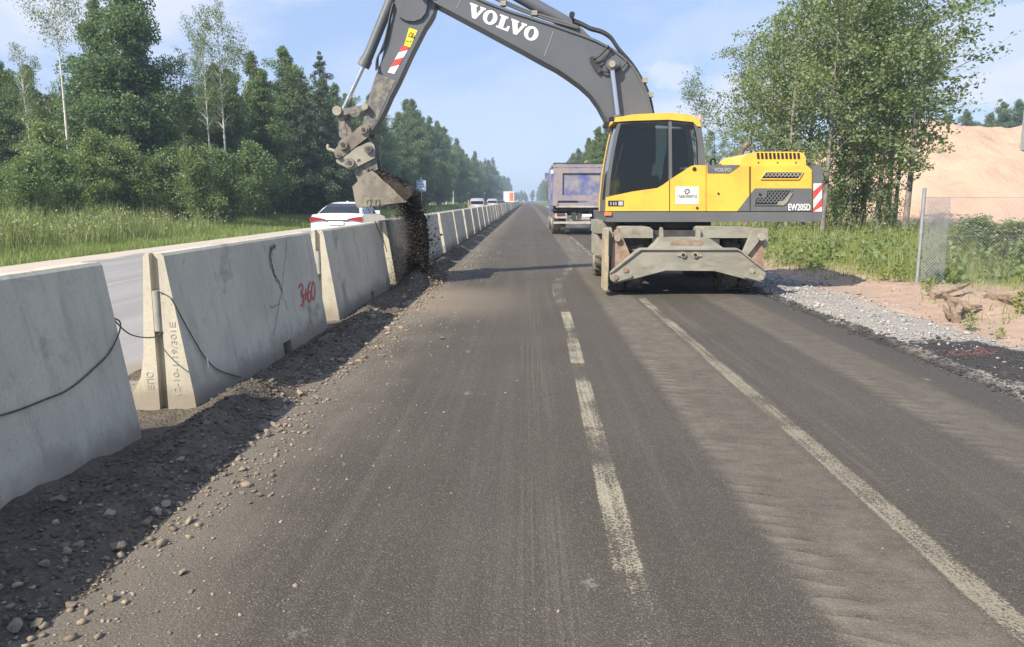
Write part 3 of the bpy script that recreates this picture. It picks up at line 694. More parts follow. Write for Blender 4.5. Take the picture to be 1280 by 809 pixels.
def ptube(name, lab, cat, pts, r_, group='steel cables on the barriers', m=ROPE):
    o = tube(name, m, None, pts, r_, 6, 7); tag(o, lab, cat, group); return o
p0 = [face_pt(143,436,-.018), face_pt(120,461,-.017), face_pt(90,486,-.017), face_pt(60,499,-.017), face_pt(30,511,-.017), face_pt(0,520,-.017), face_pt(-60,535,-.017)]
ptube('steel_cable', 'slack steel cable drooping across the nearest barrier block', 'cable', [Vector((BX-.13,4.84,.80))]+[Vector((BX+.11,4.815,.785))]+p0, .0052)
ptube('steel_cable', 'steel cable bridging the gap into the pipe of the cracked block', 'cable', [at(140,396,4.97), at(150,408,5.12), at(163,418,5.3), at(180,422,5.45), at(195,421,5.53), at(203,414,5.555)], .005)
ptube('steel_cable', 'thin steel cable slanting down the face of the cracked block', 'cable', [at(199,365,5.545), at(208,369,5.555), face_pt(214,376,.009), face_pt(228,402,.010), face_pt(245,432,.010), face_pt(256,449,.010), face_pt(272,463,.010), face_pt(300,472,.010)], .0048)
ptube('steel_cable', 'short steel cable hanging on the block beside the falling dirt', 'cable', [face_pt(468,276,.008), face_pt(473,288,.008), face_pt(479,301,.008), face_pt(483,315,.008)], .007)
o = tube('wire_tie', WHITE, None, [face_pt(256,448,.016), face_pt(257,455,.02), face_pt(257.6,460,.016)], .005, 6); tag(o, 'small pale wire knot on the cable of the cracked block', 'tie')

# ------------------------------------------------------------------ excavator
YF, YR = 13.3, 15.85                                 # near and far flank of the slewed upper structure
EX = thing('wheeled_excavator', 'yellow and grey wheeled excavator with raised boom, emptying its bucket over the barriers', 'excavator', (2.6, 14.6, 0))
def P(name, m, pts, y0, y1, bev=.012, parent=EX, ref=None, seg=2):
    return prism(name, m, parent, XZ(pts, y0 if ref is None else ref), y0, y1, 'Y', bev, seg)
def decal(name, m, pts, Y, parent=EX, th=.004):
    return prism(name, m, parent, XZ(pts, Y), Y-th, Y+.001, 'Y', 0)
def X_(u, Y=YF): return at(u, 250, Y).x
def Z_(v, Y=YF): return at(700, v, Y).z
zD0, zD1 = Z_(277.5), Z_(264.8)
# deck
P('slewing_deck', GRY, [(758,277.5),(757,265),(1016,265),(1016,277.5)], YF, YR, .03)
box('deck_underside', DARK, EX, X_(776), X_(896), YF+.35, YR-.35, zD0-.12, zD0+.02, .03)
cyl('slewing_ring', DARK, EX, (2.6, 14.6, 1.06), (0,0,1), .72, .26, 40)
cyl('ring_flange', STEEL, EX, (2.6, 14.6, .965), (0,0,1), .80, .05, 40)
box('marker_lamp', LAMPO, EX, X_(756), X_(764.5), YF-.03, YF+.08, Z_(269.5), Z_(265), .01)
# engine house
body = [(883,264),(883,207),(918,207),(1000,206.5),(1009,207),(1015,213),(1015,264)]
P('engine_cover', YEL, body, YF+.012, YR, .035)
P('side_door', YEL, [(884,264),(884,217.2),(912,217.2),(926,208),(936.5,207.4),(936.5,264)], YF, YF+.03, .008)
P('side_door', YEL, [(938,264),(938,207.6),(1001,207.6),(1010,209),(1013.8,213),(1013.8,264)], YF, YF+.03, .008)
lo = P('lower_panel', GRY, [(921.5,264),(943.5,235.5),(1014.2,235.5),(1014.2,264)], YF-.008, YF+.02, .003)
P('top_step', GRY, [(884.5,216.6),(884.5,206.3),(925,206.3),(911.5,216.6)], YF-.004, YF+.04, .006)
place_text(T_VS, 'lettering', GRYP, EX, at(893,214.6,YF-.007), (at(914,214.6,YF)-at(893,214.6,YF)), (at(893,209.8,YF)-at(893,214.6,YF)), (0,-1,0))
decal('panel_seam', BLACK, [(937.1,264),(937.1,208),(938,208),(938,264)], YF-.009)
def grille(pts, bars=14):
    pl = XZ(pts, YF); g = prism('grille_recess', BLACK, EX, pl, YF-.013, YF+.0, 'Y', 0)
    bm = bmesh.new(); x0, x1 = min(p[0] for p in pl), max(p[0] for p in pl); z0, z1 = min(p[1] for p in pl), max(p[1] for p in pl)
    def inside(x, z):
        c = False; n = len(pl)
        for i in range(n):
            (xa, za), (xb, zb) = pl[i], pl[(i+1) % n]
            if (za > z) != (zb > z) and x < (xb-xa)*(z-za)/(zb-za)+xa: c = not c
        return c
    st = .062; hx = st*.5
    nz = int((z1-z0)/(st*.62))+2; nx = int((x1-x0)/st)+2
    for j in range(nz):
        for i in range(nx):
            x, z = x0+i*st+(j % 2)*hx, z0+j*st*.62
            for sx in (-1, 1):
                a, b_ = Vector((x, YF-.018, z)), Vector((x+sx*hx, YF-.018, z+st*.62))
                if inside(a.x, a.z) and inside(b_.x, b_.z): bm_tube(bm, [a, b_], .0095, 4, False)
    link('grille_mesh', fin(bm, 'grille_mesh', 0), GRY if pts[0][1] > 230 else STEEL, EX)
    bm = bmesh.new(); ring = [Vector((x, YF-.014, z)) for x, z in pl]
    for a, b_ in zip(ring, ring[1:]+ring[:1]): bm_tube(bm, [a, b_], .011, 6)
    link('grille_rim', fin(bm, 'grille_rim', 0), GRY if pts[0][1] > 230 else YEL, EX)
grille([(950.5,224),(956.5,215),(1004,215),(998,224)])
grille([(942.5,256.5),(944.5,247),(957,247),(958.5,238),(989.5,238),(979,252),(970.5,256.5)])
decal('handle_plate', STEEL, [(971,256.5),(973,252),(979,251),(988.5,241),(991,241),(984,253),(979,257)], YF-.016, th=.01)
cyl('latch', BLACK, EX, at(898,242,YF-.006), (0,1,0), .018, .02, 10, .003); cyl('latch', BLACK, EX, at(950,243,YF-.014), (0,1,0), .022, .02, 10, .003)
place_text(T_EW, 'lettering', WHITE, EX, at(985.5,263.2,YF-.0105), at(1013,263.2,YF)-at(985.5,263.2,YF), at(985.5,254.8,YF)-at(985.5,263.2,YF), (0,-1,0))
# hood with slots
P('engine_hood', YEL, [(925,207.5),(929,197),(937,191.6),(948,189.8),(998,189.8),(1004,191.5),(1007,196),(1007.5,207.5)], YF+.10, YF+1.7, .05, seg=3)
for i in range(11):
    u0 = 946.5+5.05*i
    P('hood_slot', BLACK, [(u0,198.8),(u0-.6,191.2),(u0+2.2,191.2),(u0+3.0,198.8)], YF+.092, YF+.14, .004, ref=YF+.1, seg=1)
for u_ in (948,972,995): cyl('hood_bolt', BLACK, EX, at(u_,203.5,YF+.098), (0,1,0), .014, .01, 8, .002)
tube('exhaust_pipe', simple('sooty_pipe', (.17,.145,.12), .7, .2, (.10,.085,.075), 8), EX, [at(925,207,14.3), at(926,194,14.3), at(929,186,14.3), at(935.5,179.5,14.3)], .052, 12, 5)
tube('hand_rail', BLACK, EX, [at(889,207,13.6), at(889,200.5,13.6), at(892,199,13.6), at(894,200.5,13.6), at(894,207,13.6)], .014, 6, 3)
P('filler_hood', YEL, [(903,206.5),(909,198.5),(913.5,197.5),(910,206.5)], 13.7, 14.1, .015)
P('filler_hood', YEL, [(919,206.5),(921,199),(926,197.5),(927,206.5)], 13.9, 14.2, .015)
# counterweight with warning stripes
cw = [(1016.2,276.5),(1016.2,206.8),(1024,206.8),(1027,209),(1028.2,214),(1028.2,270),(1026.5,276.5)]
P('counterweight', GRY, cw, YF+.004, YR-.01, .05, seg=3)
bm = bmesh.new(); pl = cw
def stripes(name_base, quad, n, Y, parent, first_white=True, th=.003, slant=.55):
    """white board with slanting red bars: quad = bl, br, tr, tl in (x,z)"""
    bl, br, tr, tl = [Vector((p[0], p[1])) for p in quad]
    b_ = bmesh.new(); bm_prism(b_, [tuple(bl), tuple(br), tuple(tr), tuple(tl)], Y-th, Y); bd = link(name_base, fin(b_, name_base, 0), WHITE, parent)
    def pt(s, t): return (bl*(1-s)+br*s)*(1-t)+(tl*(1-s)+tr*s)*t
    cl = lambda t: min(1, max(0, t))
    for i in range(n):
        t0 = -slant*.5+(i*2+(1 if first_white else 0))/(2*n)*(1+slant*.6); t1 = t0+1/(2*n)*(1+slant*.6)
        q = [pt(0, cl(t0)), pt(1, cl(t0+slant)), pt(1, cl(t1+slant)), pt(0, cl(t1))]
        if (q[3]-q[0]).length < 1e-4 and (q[2]-q[1]).length < 1e-4: continue
        poly = [q[0]]+[p for p in q[1:] if True]
        pp = []
        for p in poly:
            if not pp or (p-pp[-1]).length > 1e-4: pp.append(p)
        if (pp[0]-pp[-1]).length < 1e-4: pp.pop()
        if len(pp) < 3: continue
        b_ = bmesh.new(); bm_prism(b_, [tuple(p) for p in pp], Y-th-.003, Y-th+.001); link('warning_stripe', fin(b_, 'warning_stripe', 0), REDP, bd)
q = XZ([(1016.8,264.5),(1027.2,264.5),(1027.6,229.5),(1016.8,229.5)], YF+.0)
stripes('warning_board', q, 2, YF+.0, EX, False, slant=.38)
# cab
CY = 14.27
P('cab_floor', DARK, [(762,264),(762,262),(882,262),(882,264)], YF+.05, CY-.02, .0)
P('door_panel', YEL, [(756.6,264),(757.2,246.8),(790,239.6),(822,235),(829,231),(836.4,225.5),(836.4,264)], YF, YF+.05, .008)
P('rear_cab_panel', YEL, [(837.6,264),(837.6,224.6),(864,207.6),(869,206.6),(882.3,206.6),(882.3,264)], YF, YF+.05, .008)
P('inner_cab_panel', DARK, [(758,264),(758,249),(822,237.5),(866,209),(881,209),(881,264)], CY-.03, CY+.02, .0, ref=YF)
P('cab_back_wall', GRY, [(879,264),(879,207),(882.2,207),(882.2,264)], YF+.05, CY, .0)
P('cab_roof', YEL, [(767.5,152.5),(769,147.2),(790,143.2),(835,140.8),(862,143),(873,148.5),(877.3,158.2),(871.5,158),(866.5,152.6),(836,149.6),(790,151)], YF-.02, CY+.04, .03, seg=3)
P('rear_pillar', GRY, [(866.5,153.5),(870.8,158.2),(876.8,158.6),(880.5,185),(881.5,206.4),(872.8,206.4),(872.2,180),(870,165)], YF+.002, YF+.10, .012)
P('rear_pillar', GRY, [(866.5,153.5),(870.8,158.2),(876.8,158.6),(880.5,185),(881.5,206.4),(872.8,206.4)], CY-.10, CY, .012, ref=YF)
P('door_pillar', GRY, [(835.6,150.4),(839.6,150.5),(840.2,223.6),(836,226.4)], YF+.004, YF+.06, .008)
P('roof_rail', DARK, [(774,153.2),(790,151.4),(836,150),(866,153),(866,155.8),(836,152.6),(790,154),(774,156)], YF+.006, YF+.05, .004)
def pillar_strip(name, m, Y0, Y1, wpx, shift=0.0):
    L_ = [(756.0,264.5),(756.6,246),(759,222),(763,195),(768,170),(772.5,152.5)]
    prism(name, m, EX, XZ([(a+shift, b_) for a, b_ in L_]+[(a+shift+wpx, b_) for a, b_ in L_[::-1]], YF), Y0, Y1, 'Y', .006)
pillar_strip('front_pillar', GRY, YF+.002, YF+.07, 4.2)
pillar_strip('front_pillar', GRY, CY-.07, CY, 4.2)
pillar_strip('front_trim', YEL, CY+.001, CY+.03, 2.2, -1.0)
pillar_strip('front_glass', GLASS, YF+.07, CY-.07, .8, 1.0)
P('front_sill', GRY, [(756,265),(756.4,250),(760.5,250),(760.5,265)], YF+.071, CY-.071, .005, ref=YF)
P('door_glass', GLASS, [(760.9,246),(763,223),(767,196),(772,171),(776.2,154.5),(790,152.6),(835.4,150.8),(835.8,225.2),(822,234.4),(790,239)], YF+.012, YF+.02, 0)
P('rear_side_glass', GLASS, [(840,151),(866,153.8),(869.6,165),(871.8,180),(872.4,206),(864,206.8),(840.4,222.8)], YF+.012, YF+.02, 0)
P('far_side_glass', GLASS, [(760.9,246),(763,223),(767,196),(772,171),(776.2,154.5),(866,153.8),(872.4,206),(822,234.4)], CY-.02, CY-.012, 0, ref=YF)
# inside of the cab
P('driver_seat', BLACK, [(806,247),(806,232),(832,231),(836,198),(841,180),(850,180),(850,205),(847,247)], YF+.28, YF+.75, .05)
P('control_console', DARK, [(796,240),(798,222),(822,219),(826,230),(826,240)], YF+.16, YF+.27, .02)
tube('control_lever', BLACK, EX, [at(801,223,YF+.2), at(799,210,YF+.2)], .022, 8)
P('steering_column', DARK, [(776,262),(785,222),(789,222),(784,262)], YF+.40, YF+.52, .01)
P('rear_cab_lining', BLACK, [(846,206),(846,156),(866,157),(871,180),(872,206)], YF+.72, CY-.03, .0, ref=YF)
tube('wiper_arm', BLACK, EX, [at(764,243,YF+.025), at(772,205,YF-.0), at(779,180,YF+.005)], .010, 6)
decal('model_plate', BLACK, [(760.2,258),(760.2,250.8),(779.6,250.8),(779.6,258)], YF-.001)
decal('plate_print', GRYP, [(773,257),(773,251.8),(778.6,251.8),(778.6,257)], YF-.006, th=.002)
for u_ in (763, 766.5, 769.3): decal('plate_print', GRYP, [(u_,256.6),(u_,252.6),(u_+1.3,252.6),(u_+1.3,256.6)], YF-.006, th=.002)
cyl('latch', BLACK, EX, at(868,211.4,YF-.004), (0,1,0), .035, .015, 8, .003); cyl('latch', BLACK, EX, at(871.4,260,YF-.004), (0,1,0), .022, .015, 10, .003)
sb = decal('firm_board', WHITE, [(844.3,255.2),(844.3,233.4),(873.2,233.4),(873.2,255.2)], YF-.001)
S_Y = YF-.0055
o = place_text(T_FIRM, 'lettering', BLKP, sb, at(846.0,248.3,S_Y), at(871.8,248.3,S_Y)-at(846.0,248.3,S_Y), at(846.0,243.6,S_Y)-at(846.0,248.3,S_Y), (0,-1,0))
bm = bmesh.new(); c0 = at(859,239.6,S_Y)
for k in range(7):
    a0 = k*2*math.pi/7; bm_prism(bm, [(c0.x+math.cos(t)*r_, c0.z+math.sin(t)*r_) for r_, t in ((.022,a0),(.05,a0),(.05,a0+.35),(.05,a0+.7),(.022,a0+.7))], S_Y-.001, S_Y+.001)
link('round_emblem', fin(bm, 'round_emblem', 0), BLKP, sb)
for k in range(9): decal('small_print', GRYP, [(848.5+2.4*k,251.4),(848.5+2.4*k,249.9),(850.1+2.4*k,249.9),(850.1+2.4*k,251.4)], S_Y, sb, .001)
# beacon, lights, mirrors
cyl('beacon', simple('faded_beacon', (.62,.36,.28), .3), EX, at(875,147,13.9), (0,0,1), .04, .09, 14); 
P('work_lamp', BLACK, [(762,151),(762,146.5),(767.5,145.8),(767.5,150.6)], YF-.02, YF+.14, .012)
P('mirror', BLACK, [(754.6,158.6),(755.4,153.6),(761.4,155),(760.4,160)], YF-.10, YF+.06, .012)
P('work_lamp', BLACK, [(762,151),(762,146.5),(767.5,145.8),(767.5,150.6)], CY-.14, CY+.02, .012, ref=YF)
# far half of the upper structure, beyond the boom
box('tank_housing', YEL, EX, X_(775), X_(884), 14.95, YR, zD1, Z_(222), .03)
box('boom_cradle', GRY, EX, X_(784), X_(884), 14.28, 14.94, zD1, Z_(232), .02)
# undercarriage
box('chassis', DARK, EX, 2.05, 3.15, 12.75, 16.6, .50, .93, .03)
for ya in (13.32, 16.05): cyl('axle', DARK, EX, (2.6, ya, .5), (1,0,0), .15, 2.0, 16); 
def tyre_mesh():
    bm = bmesh.new(); prof = [(-.13,.30),(-.135,.42),(-.115,.475),(-.06,.49),(.06,.49),(.115,.475),(.135,.42),(.13,.30)]; n = 36; rings = []
    for k in range(n):
        a = 2*math.pi*k/n; rings.append([bm.verts.new((x, r_*math.cos(a), r_*math.sin(a))) for x, r_ in prof])
    for k in range(n):
        A, B = rings[k], rings[(k+1) % n]
        for j in range(len(prof)): bm.faces.new((A[j], A[(j+1)%len(prof)], B[(j+1)%len(prof)], B[j]))
    for k in range(18):
        for s in (-1, 1):
            a = 2*math.pi*(k+.5*(s > 0))/18; c, s_ = math.cos(a), math.sin(a)
            vs = bm_box(bm, (.005 if s > 0 else -.135), (.135 if s > 0 else -.005), -.03, .03, .465, .505)
            for v_ in vs:
                v_.co.y += abs(v_.co.x)*s*.0+abs(v_.co.x)*.45-.03
            for v_ in vs: yy, zz = v_.co.y, v_.co.z; v_.co.y, v_.co.z = yy*c+zz*s_, -yy*s_+zz*c
    return fin(bm, 'tyre', 30, .006, 1)
TYRE = tyre_mesh(); TYRE.materials.append(RUB)
bm = bmesh.new(); bm_tube(bm, [(-.09,0,0),(.09,0,0)], .31, 24); bm_tube(bm, [(.09,0,0),(.13,0,0)], .12, 16); RIM = fin(bm, 'rim', 40, .01, 1); RIM.materials.append(TAN)
for ya in (13.32, 16.05):
    for xa in (1.50, 1.80, 3.40, 3.70):
        o = bpy.data.objects.new('tyre', TYRE); COL.objects.link(o); o.parent = EX; o.matrix_parent_inverse = Matrix.Translation(-Vector(EX.location))
        o.location = (xa, ya, .50); o.rotation_euler = (random.uniform(0, 6), 0, 0)
        r_ = bpy.data.objects.new('rim', RIM); COL.objects.link(r_); r_.parent = o
YB = 12.45
beam = P('stabiliser_beam', BEAMG, [(762,343),(763.5,340),(798,313.5),(801,311.6),(922,311.6),(926,313.5),(955.5,338),(957,341),(957,349),(952.5,354),(948,353),(893,338.8),(832,338.2),(775,353.2),(769,353.8),(763,350)], YB, YB+.10, .014)
P('beam_flange', BEAMG, [(762,341.6),(764,339),(798,312.6),(801,310.6),(922,310.6),(926,312.6),(955.8,336.6),(955.8,338.4),(925.6,314.4),(921.6,312.6),(801.4,312.6),(798.6,314.4),(764.6,340.6)], YB-.035, YB+.16, .006)
P('beam_bracket', BEAMG, [(814,311),(824.5,298.6),(828,297.4),(884,297.4),(888,298.6),(906,311)], YB+.04, YB+.42, .014)
decal('rust_patch', RUST, [(838,306),(840,300.5),(878,300.5),(880,304),(876,307)], YB+.038, th=.003)
for u_ in (854, 869):
    cyl('tow_boss', TAN, EX, at(u_,318.6,YB-.01), (0,1,0), .046, .05, 14); cyl('tow_eye', BLACK, EX, at(u_,318.6,YB-.03), (0,1,0), .026, .03, 12)
    P('boss_ear', TAN, [(u_-7,320.4) if u_ < 860 else (u_,320.8),(u_-7,319) if u_ < 860 else (u_,316.4),(u_,316.4) if u_ < 860 else (u_+8,319.2),(u_,320.8) if u_ < 860 else (u_+8,320.6)], YB-.022, YB+.004, .004)
for pts, bc, bo in (([(764,346.5),(766,342.5),(789,342.2),(790.4,345),(788,347.5),(773,351.6),(767,351.2)], (769.6,346.6), (782,337.6)), ([(931,346.5),(933,343),(948,342.5),(955,342.6),(956,348),(952.5,352),(948,351.2)], (951.8,347), (939.8,338.6))):
    P('pivot_plate', BEAMG, pts, YB-.04, YB+.002, .006)
    cyl('pivot_pin', RUST if bc[0] < 800 else STEEL, EX, at(bc[0], bc[1], YB-.045), (0,1,0), .040, .03, 14); cyl('beam_bolt', RUST if bc[0] < 800 else STEEL, EX, at(bo[0], bo[1], YB-.008), (0,1,0), .045, .035, 6)
# outrigger legs: rusty plates and a slanted ram
P('leg_plate', RUST, [(763.5,340),(766,300),(768,288),(772.5,286.5),(778,295),(787.5,318),(786,321)], YB+.11, YB+.16, .008)
P('leg_plate', RUST, [(935,320.5),(946,305),(953,298),(954.8,300),(955.4,336)], YB+.11, YB+.16, .008)
P('leg_arm', BEAMG, [(757.5,320),(757.5,286),(759.5,284.2),(764,284.2),(765,287),(765,320)], YB+.17, YB+.27, .01)
P('leg_arm', BEAMG, [(929,315.6),(941,288),(950,286),(954.5,293.5),(935.5,318.5)], YB+.04, YB+.13, .012)
P('leg_bracket', BEAMG, [(937,297.4),(937,285),(958.6,285),(960,287.5),(959.4,308),(956.4,310.5),(950.5,306),(953.5,298)], YB+.14, YB+.19, .01)
cyl('leg_pin', STEEL, EX, at(951.2,296.2,YB+.04), (0,1,0), .058, .12, 16); cyl('leg_pin', STEEL, EX, at(771.5,298,YB+.09), (0,1,0), .050, .10, 16)
tube('leg_ram', STEEL, EX, [at(772,300,YB+.2), at(769,336,YB+.2)], .055, 12)
box('outrigger_foot', TAN, EX, at(756.0,300,YB).x, at(760.6,300,YB).x, YB-.02, YB+.46, .10, Z_(286, YB), .02)
for y0 in (YB+.28,):
    P('fender_box', BEAMG, [(776,297.6),(776,285.6),(778,284),(812,284),(816,287),(816.6,297.6)], y0, y0+.75, .02)
    P('fender_box', BEAMG, [(877.5,297.6),(877.5,286.5),(880,284),(938,284),(942,287),(942,297.6)], y0, y0+.75, .02)
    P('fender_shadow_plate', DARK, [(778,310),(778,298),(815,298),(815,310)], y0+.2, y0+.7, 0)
for u_ in (826.5, 872.5): P('lifting_lug', BEAMG, [(u_-2,297.6),(u_-1.6,286),(u_-.4,284.2),(u_+1.2,284.2),(u_+2.4,286),(u_+2.8,297.6)], YB+.2, YB+.27, .01)
box('hose_guard', DARK, EX, at(818,300,YB).x, at(876,300,YB).x, YB+.43, YB+.6, Z_(297, YB), Z_(289.5, YB), .02)
# the far stabiliser, fender and step seen past the left wheels
YC = 17.0
box('outrigger_foot', TAN, EX, 1.42, 1.50, YC-.3, YC+.12, .20, 1.02, .02)
P('leg_arm', BEAMG, [(743.5,318),(743,289),(747,287),(752,289),(752,318)], YC-.42, YC-.32, .01, ref=YC-.42)
box('stabiliser_beam', BEAMG, EX, 1.48, 3.72, YC-.05, YC+.06, .36, .86, .02)
box('side_fender', YEL, EX, 1.38, 2.0, 15.62, 16.5, 1.02, 1.06, .012)
box('side_fender', YEL, EX, 1.40, 1.86, 15.53, 15.61, .55, 1.05, .012)
box('step_box', BEAMG, EX, X_(744,14.4), X_(768,14.4), 14.0, 15.3, Z_(292,14.0), Z_(276,14.0), .02)
box('step_box', STEEL, EX, X_(744,14.4), X_(756,14.4), 14.1, 15.1, .55, Z_(294,14.0), .02)
tube('step_rung', DARK, EX, [(1.42,14.15,.42),(1.42,15.0,.42)], .02, 6)

# boom ------------------------------------------------
Y1, Y2 = 14.35, 14.86
lowr = [(508,-24),(514,-18),(530,-8),(543.6,2),(556,8.5),(573,17.5),(600,32),(625,45.5),(652,60),(677,74),(696,84),(711,94),(726,105),(739,117),(749,131),(757,146),(763,160),(768,180),(774,205),(782,228)]
uppr = [(812,232),(817,200),(817.5,170),(815.5,140),(810,118),(804,104.5),(797,92),(790,82),(780,72),(769,63.5),(757,56.5),(745,50.5),(728,44),(711,38),(694,32),(677,26.5),(660,21),(642,15.5),(622,8),(604,1),(580,-10),(556,-22),(535,-34),(520,-40),(509,-38),(504,-31)]
bm_ = P('boom', BOOMG, lowr+uppr, Y1, Y2, .012)
lip = lowr[2:17]
bm = bmesh.new(); Lp = XZ([(a, b_+1.8) for a, b_ in lip]+[(a, b_-.8) for a, b_ in lip[::-1]], Y1); bm_prism(bm, Lp, Y1-.03, Y2+.03); link('boom_lower_flange', fin(bm, 'boom_lower_flange', 40), BOOMG, EX)
lip = uppr[2:22]
bm = bmesh.new(); Lp = XZ([(a-.4, b_-1.0) for a, b_ in lip]+[(a-1.6, b_+1.5) for a, b_ in lip[::-1]], Y1); bm_prism(bm, Lp, Y1-.03, Y2+.03); link('boom_upper_flange', fin(bm, 'boom_upper_flange', 40), BOOMG, EX)
for a, b_ in (((692,39),(681,70)), ((578,-3),(571,10))):
    tube('weld_seam', simple('pale_weld', (.30,.31,.32), .5), EX, [at(a[0],a[1],Y1-.003), at(b_[0],b_[1],Y1-.003)], .006, 6)
def volvo():
    V = [(0,1),(.56,1),(.56,.87),(.47,.87),(.66,.36),(.83,.87),(.74,.87),(.74,1),(1.14,1),(1.14,.87),(1.06,.87),(.70,0),(.44,0),(.08,.87),(0,.87)]
    L = [(0,1),(.60,1),(.60,.87),(.47,.87),(.47,.14),(.66,.14),(.76,.40),(.90,.40),(.88,0),(0,0),(0,.13),(.13,.13),(.13,.87),(0,.87)]
    bm = bmesh.new(); x = 0
    def put(poly, x): bm_prism(bm, [(p[0]+x, p[1]) for p in poly], -.002, .001)
    def ring(x):
        n = 28; o_, i_ = [], []
        for k in range(n):
            a = 2*math.pi*k/n
            for y in (-.002, .001):
                o_.append(bm.verts.new((x+.50+.50*math.cos(a), y, .5+.53*math.sin(a)))); i_.append(bm.verts.new((x+.50+.19*math.cos(a+.12), y, .5+.37*math.sin(a+.12))))
        for k in range(n):
            a, b = 2*k, 2*((k+1) % n)
            bm.faces.new((o_[a], o_[b], i_[b], i_[a])); bm.faces.new((o_[a+1], i_[a+1], i_[b+1], o_[b+1]))
            bm.faces.new((o_[a], o_[a+1], o_[b+1], o_[b])); bm.faces.new((i_[a], i_[b], i_[b+1], i_[a+1]))
    put(V, 0); ring(1.10); put(L, 2.18); put(V, 3.0); ring(4.10)
    return bm, 5.10
bm, wv = volvo(); me = fin(bm, 'lettering', 0)
a, b_ = at(592.5,21.2,Y1-.034), at(671,50.5,Y1-.034); c_ = at(588.6,2.6,Y1-.034)
ex = (at(676,36.5,Y1)-at(588.6,2.6,Y1))/wv; ey = Vector((-ex.z, 0, ex.x)).normalized()*.232
base = at(588.0,3.2,Y1-.004)-ey
M4 = Matrix(((ex.x, 0, ey.x, base.x), (0, 1, 0, base.y), (ex.z, 0, ey.z, base.z), (0,0,0,1))); me.transform(M4); link('lettering', me, WHITE, EX)
# boom rams, knuckle, hoses
for yy in (Y1-.10, Y2+.10):
    tube('boom_ram', CHROME, EX, [at(764.5,82,yy), at(772.5,150,yy)], .048, 14)
    tube('boom_ram_barrel', GRY, EX, [at(771.5,144,yy), at(781,236,yy)], .085, 14)
    cyl('ram_eye', BOOMG, EX, at(764.5,81,yy), (0,1,0), .105, .13, 20); cyl('ram_pin', STEEL, EX, at(764.5,81,yy), (0,1,0), .06, .19, 14)
cyl('pin_boss', BOOMG, EX, at(764.5,81,Y1), (0,1,0), .15, .04, 24)
P('hose_block', DARK, [(738,78),(737,72),(741,70),(745,73),(752,88),(748,92),(744,88)], Y1-.06, Y1+.01, .01)
for pts in ([(741,74),(748,71),(755,64),(761,57)], [(744,78),(752,76),(758,70),(764,60)], [(752,88),(756,90),(770,88),(778,84),(784,76)]):
    tube('hose', HOSE, EX, [at(a, b_, Y1-.06) for a, b_ in pts], .018, 6, 4)
tube('arm_ram_barrel', BOOMG, EX, [at(712,31,14.6), at(650,-4,14.6), at(612,-26,14.6)], .115, 16)
tube('arm_ram', CHROME, EX, [at(614,-25,14.6), at(560,-56,14.6)], .055, 12)
cyl('ram_eye', BOOMG, EX, at(713.5,32,14.6), (0,1,0), .12, .2, 18)
P('ram_bracket', GRY, [(700,36),(706,28),(716,26),(724,32),(742,50),(726,45),(712,40)], 14.44, 14.50, .01); P('ram_bracket', GRY, [(700,36),(706,28),(716,26),(724,32),(742,50),(726,45),(712,40)], 14.70, 14.76, .01)
cyl('boom_lamp', BLACK, EX, at(715,18.5,14.4), (0,1,0), .05, .07, 14); tube('lamp_stem', BLACK, EX, [at(715,20,14.42), at(717,30,14.45)], .018, 6)
for k, (dz, yy) in enumerate(((0, 14.42), (-1.5, 14.5), (1.2, 14.62), (0, 14.75))):
    tube('hose', HOSE, EX, [at(718,27+dz,yy), at(726,30+dz,yy), at(738,36+dz,yy), at(752,40+dz,yy), at(763,47+dz,yy), at(770,57+dz,yy), at(776,65+dz,yy), at(788,77,yy), at(800,95,yy), at(810,115,yy), at(816,140,yy), at(818,170,yy), at(818,205,yy)], .026, 7, 4)
for pts in ([(722,36),(690,27),(660,17),(640,9),(610,-5),(570,-24)], [(722,34),(690,24),(662,15),(640,6),(610,-8)]):
    tube('steel_pipe', GRY, EX, [at(a, b_-.5, 14.40) for a, b_ in pts], .022, 8, 3)
for u_, v_ in ((668,18),(629,6),(806,102),(813,120)): box('pipe_clamp', STEEL, EX, at(u_,v_,14.4).x-.05, at(u_,v_,14.4).x+.05, 14.36, 14.5, at(u_,v_,14.4).z-.02, at(u_,v_,14.4).z+.06, .008)

# arm ------------------------------------------------
A1, A2 = 14.40, 14.80
arm = [(452.5,158),(457,135),(461,122),(469,96.4),(476,78),(490,24),(496,-14),(510,-48),(540,-66),(566,-64),(570,-54),(556,-30),(549,-10),(544,6),(541.5,16),(536,25.7),(530.5,33.5),(513,68),(497,102.8),(488,120),(480,138),(470,156),(463,166),(457,169),(452.5,165)]
P('arm', BOOMG, arm, A1, A2, .012)
P('arm_cheek', BOOMG, [(494,6),(496,-14),(512,-36),(530,-30),(534.5,4),(532,16),(526,23.5),(517,26.5),(507,25.5),(499,21)], A1-.05, A2+.05, .02)
cyl('arm_pivot', STEEL, EX, at(521,-22,A1), (0,1,0), .12, .6, 20)
P('mud_crust', ARMD, [(454,156),(458,136),(462,121),(469,97.5),(473,92),(482,96),(494,101),(485,119),(478,135),(469,154),(461,164),(456,164)], A1-.006, A1+.01, .003)
decal('hazard_label', YDEC, [(505,57.5),(511.5,34.8),(521.8,38.2),(512.5,59.5)], A1-.001)
for pts in ([(511,44),(514,40),(516,46)], [(514,46),(516.5,41),(518,47)], [(509.5,45),(517.5,47.5)], [(507.5,51),(511,52)], [(512.5,53),(514,50.5)]):
    tube('label_print', BLKP, EX, [at(a, b_, A1-.006) for a, b_ in pts], .008, 4)
qx = XZ([(484.5,90.5),(492.8,92.6),(511.8,58.8),(503.4,56.6)], A1)
stripes('warning_board', qx, 2, A1-.001, EX, True, slant=.15)
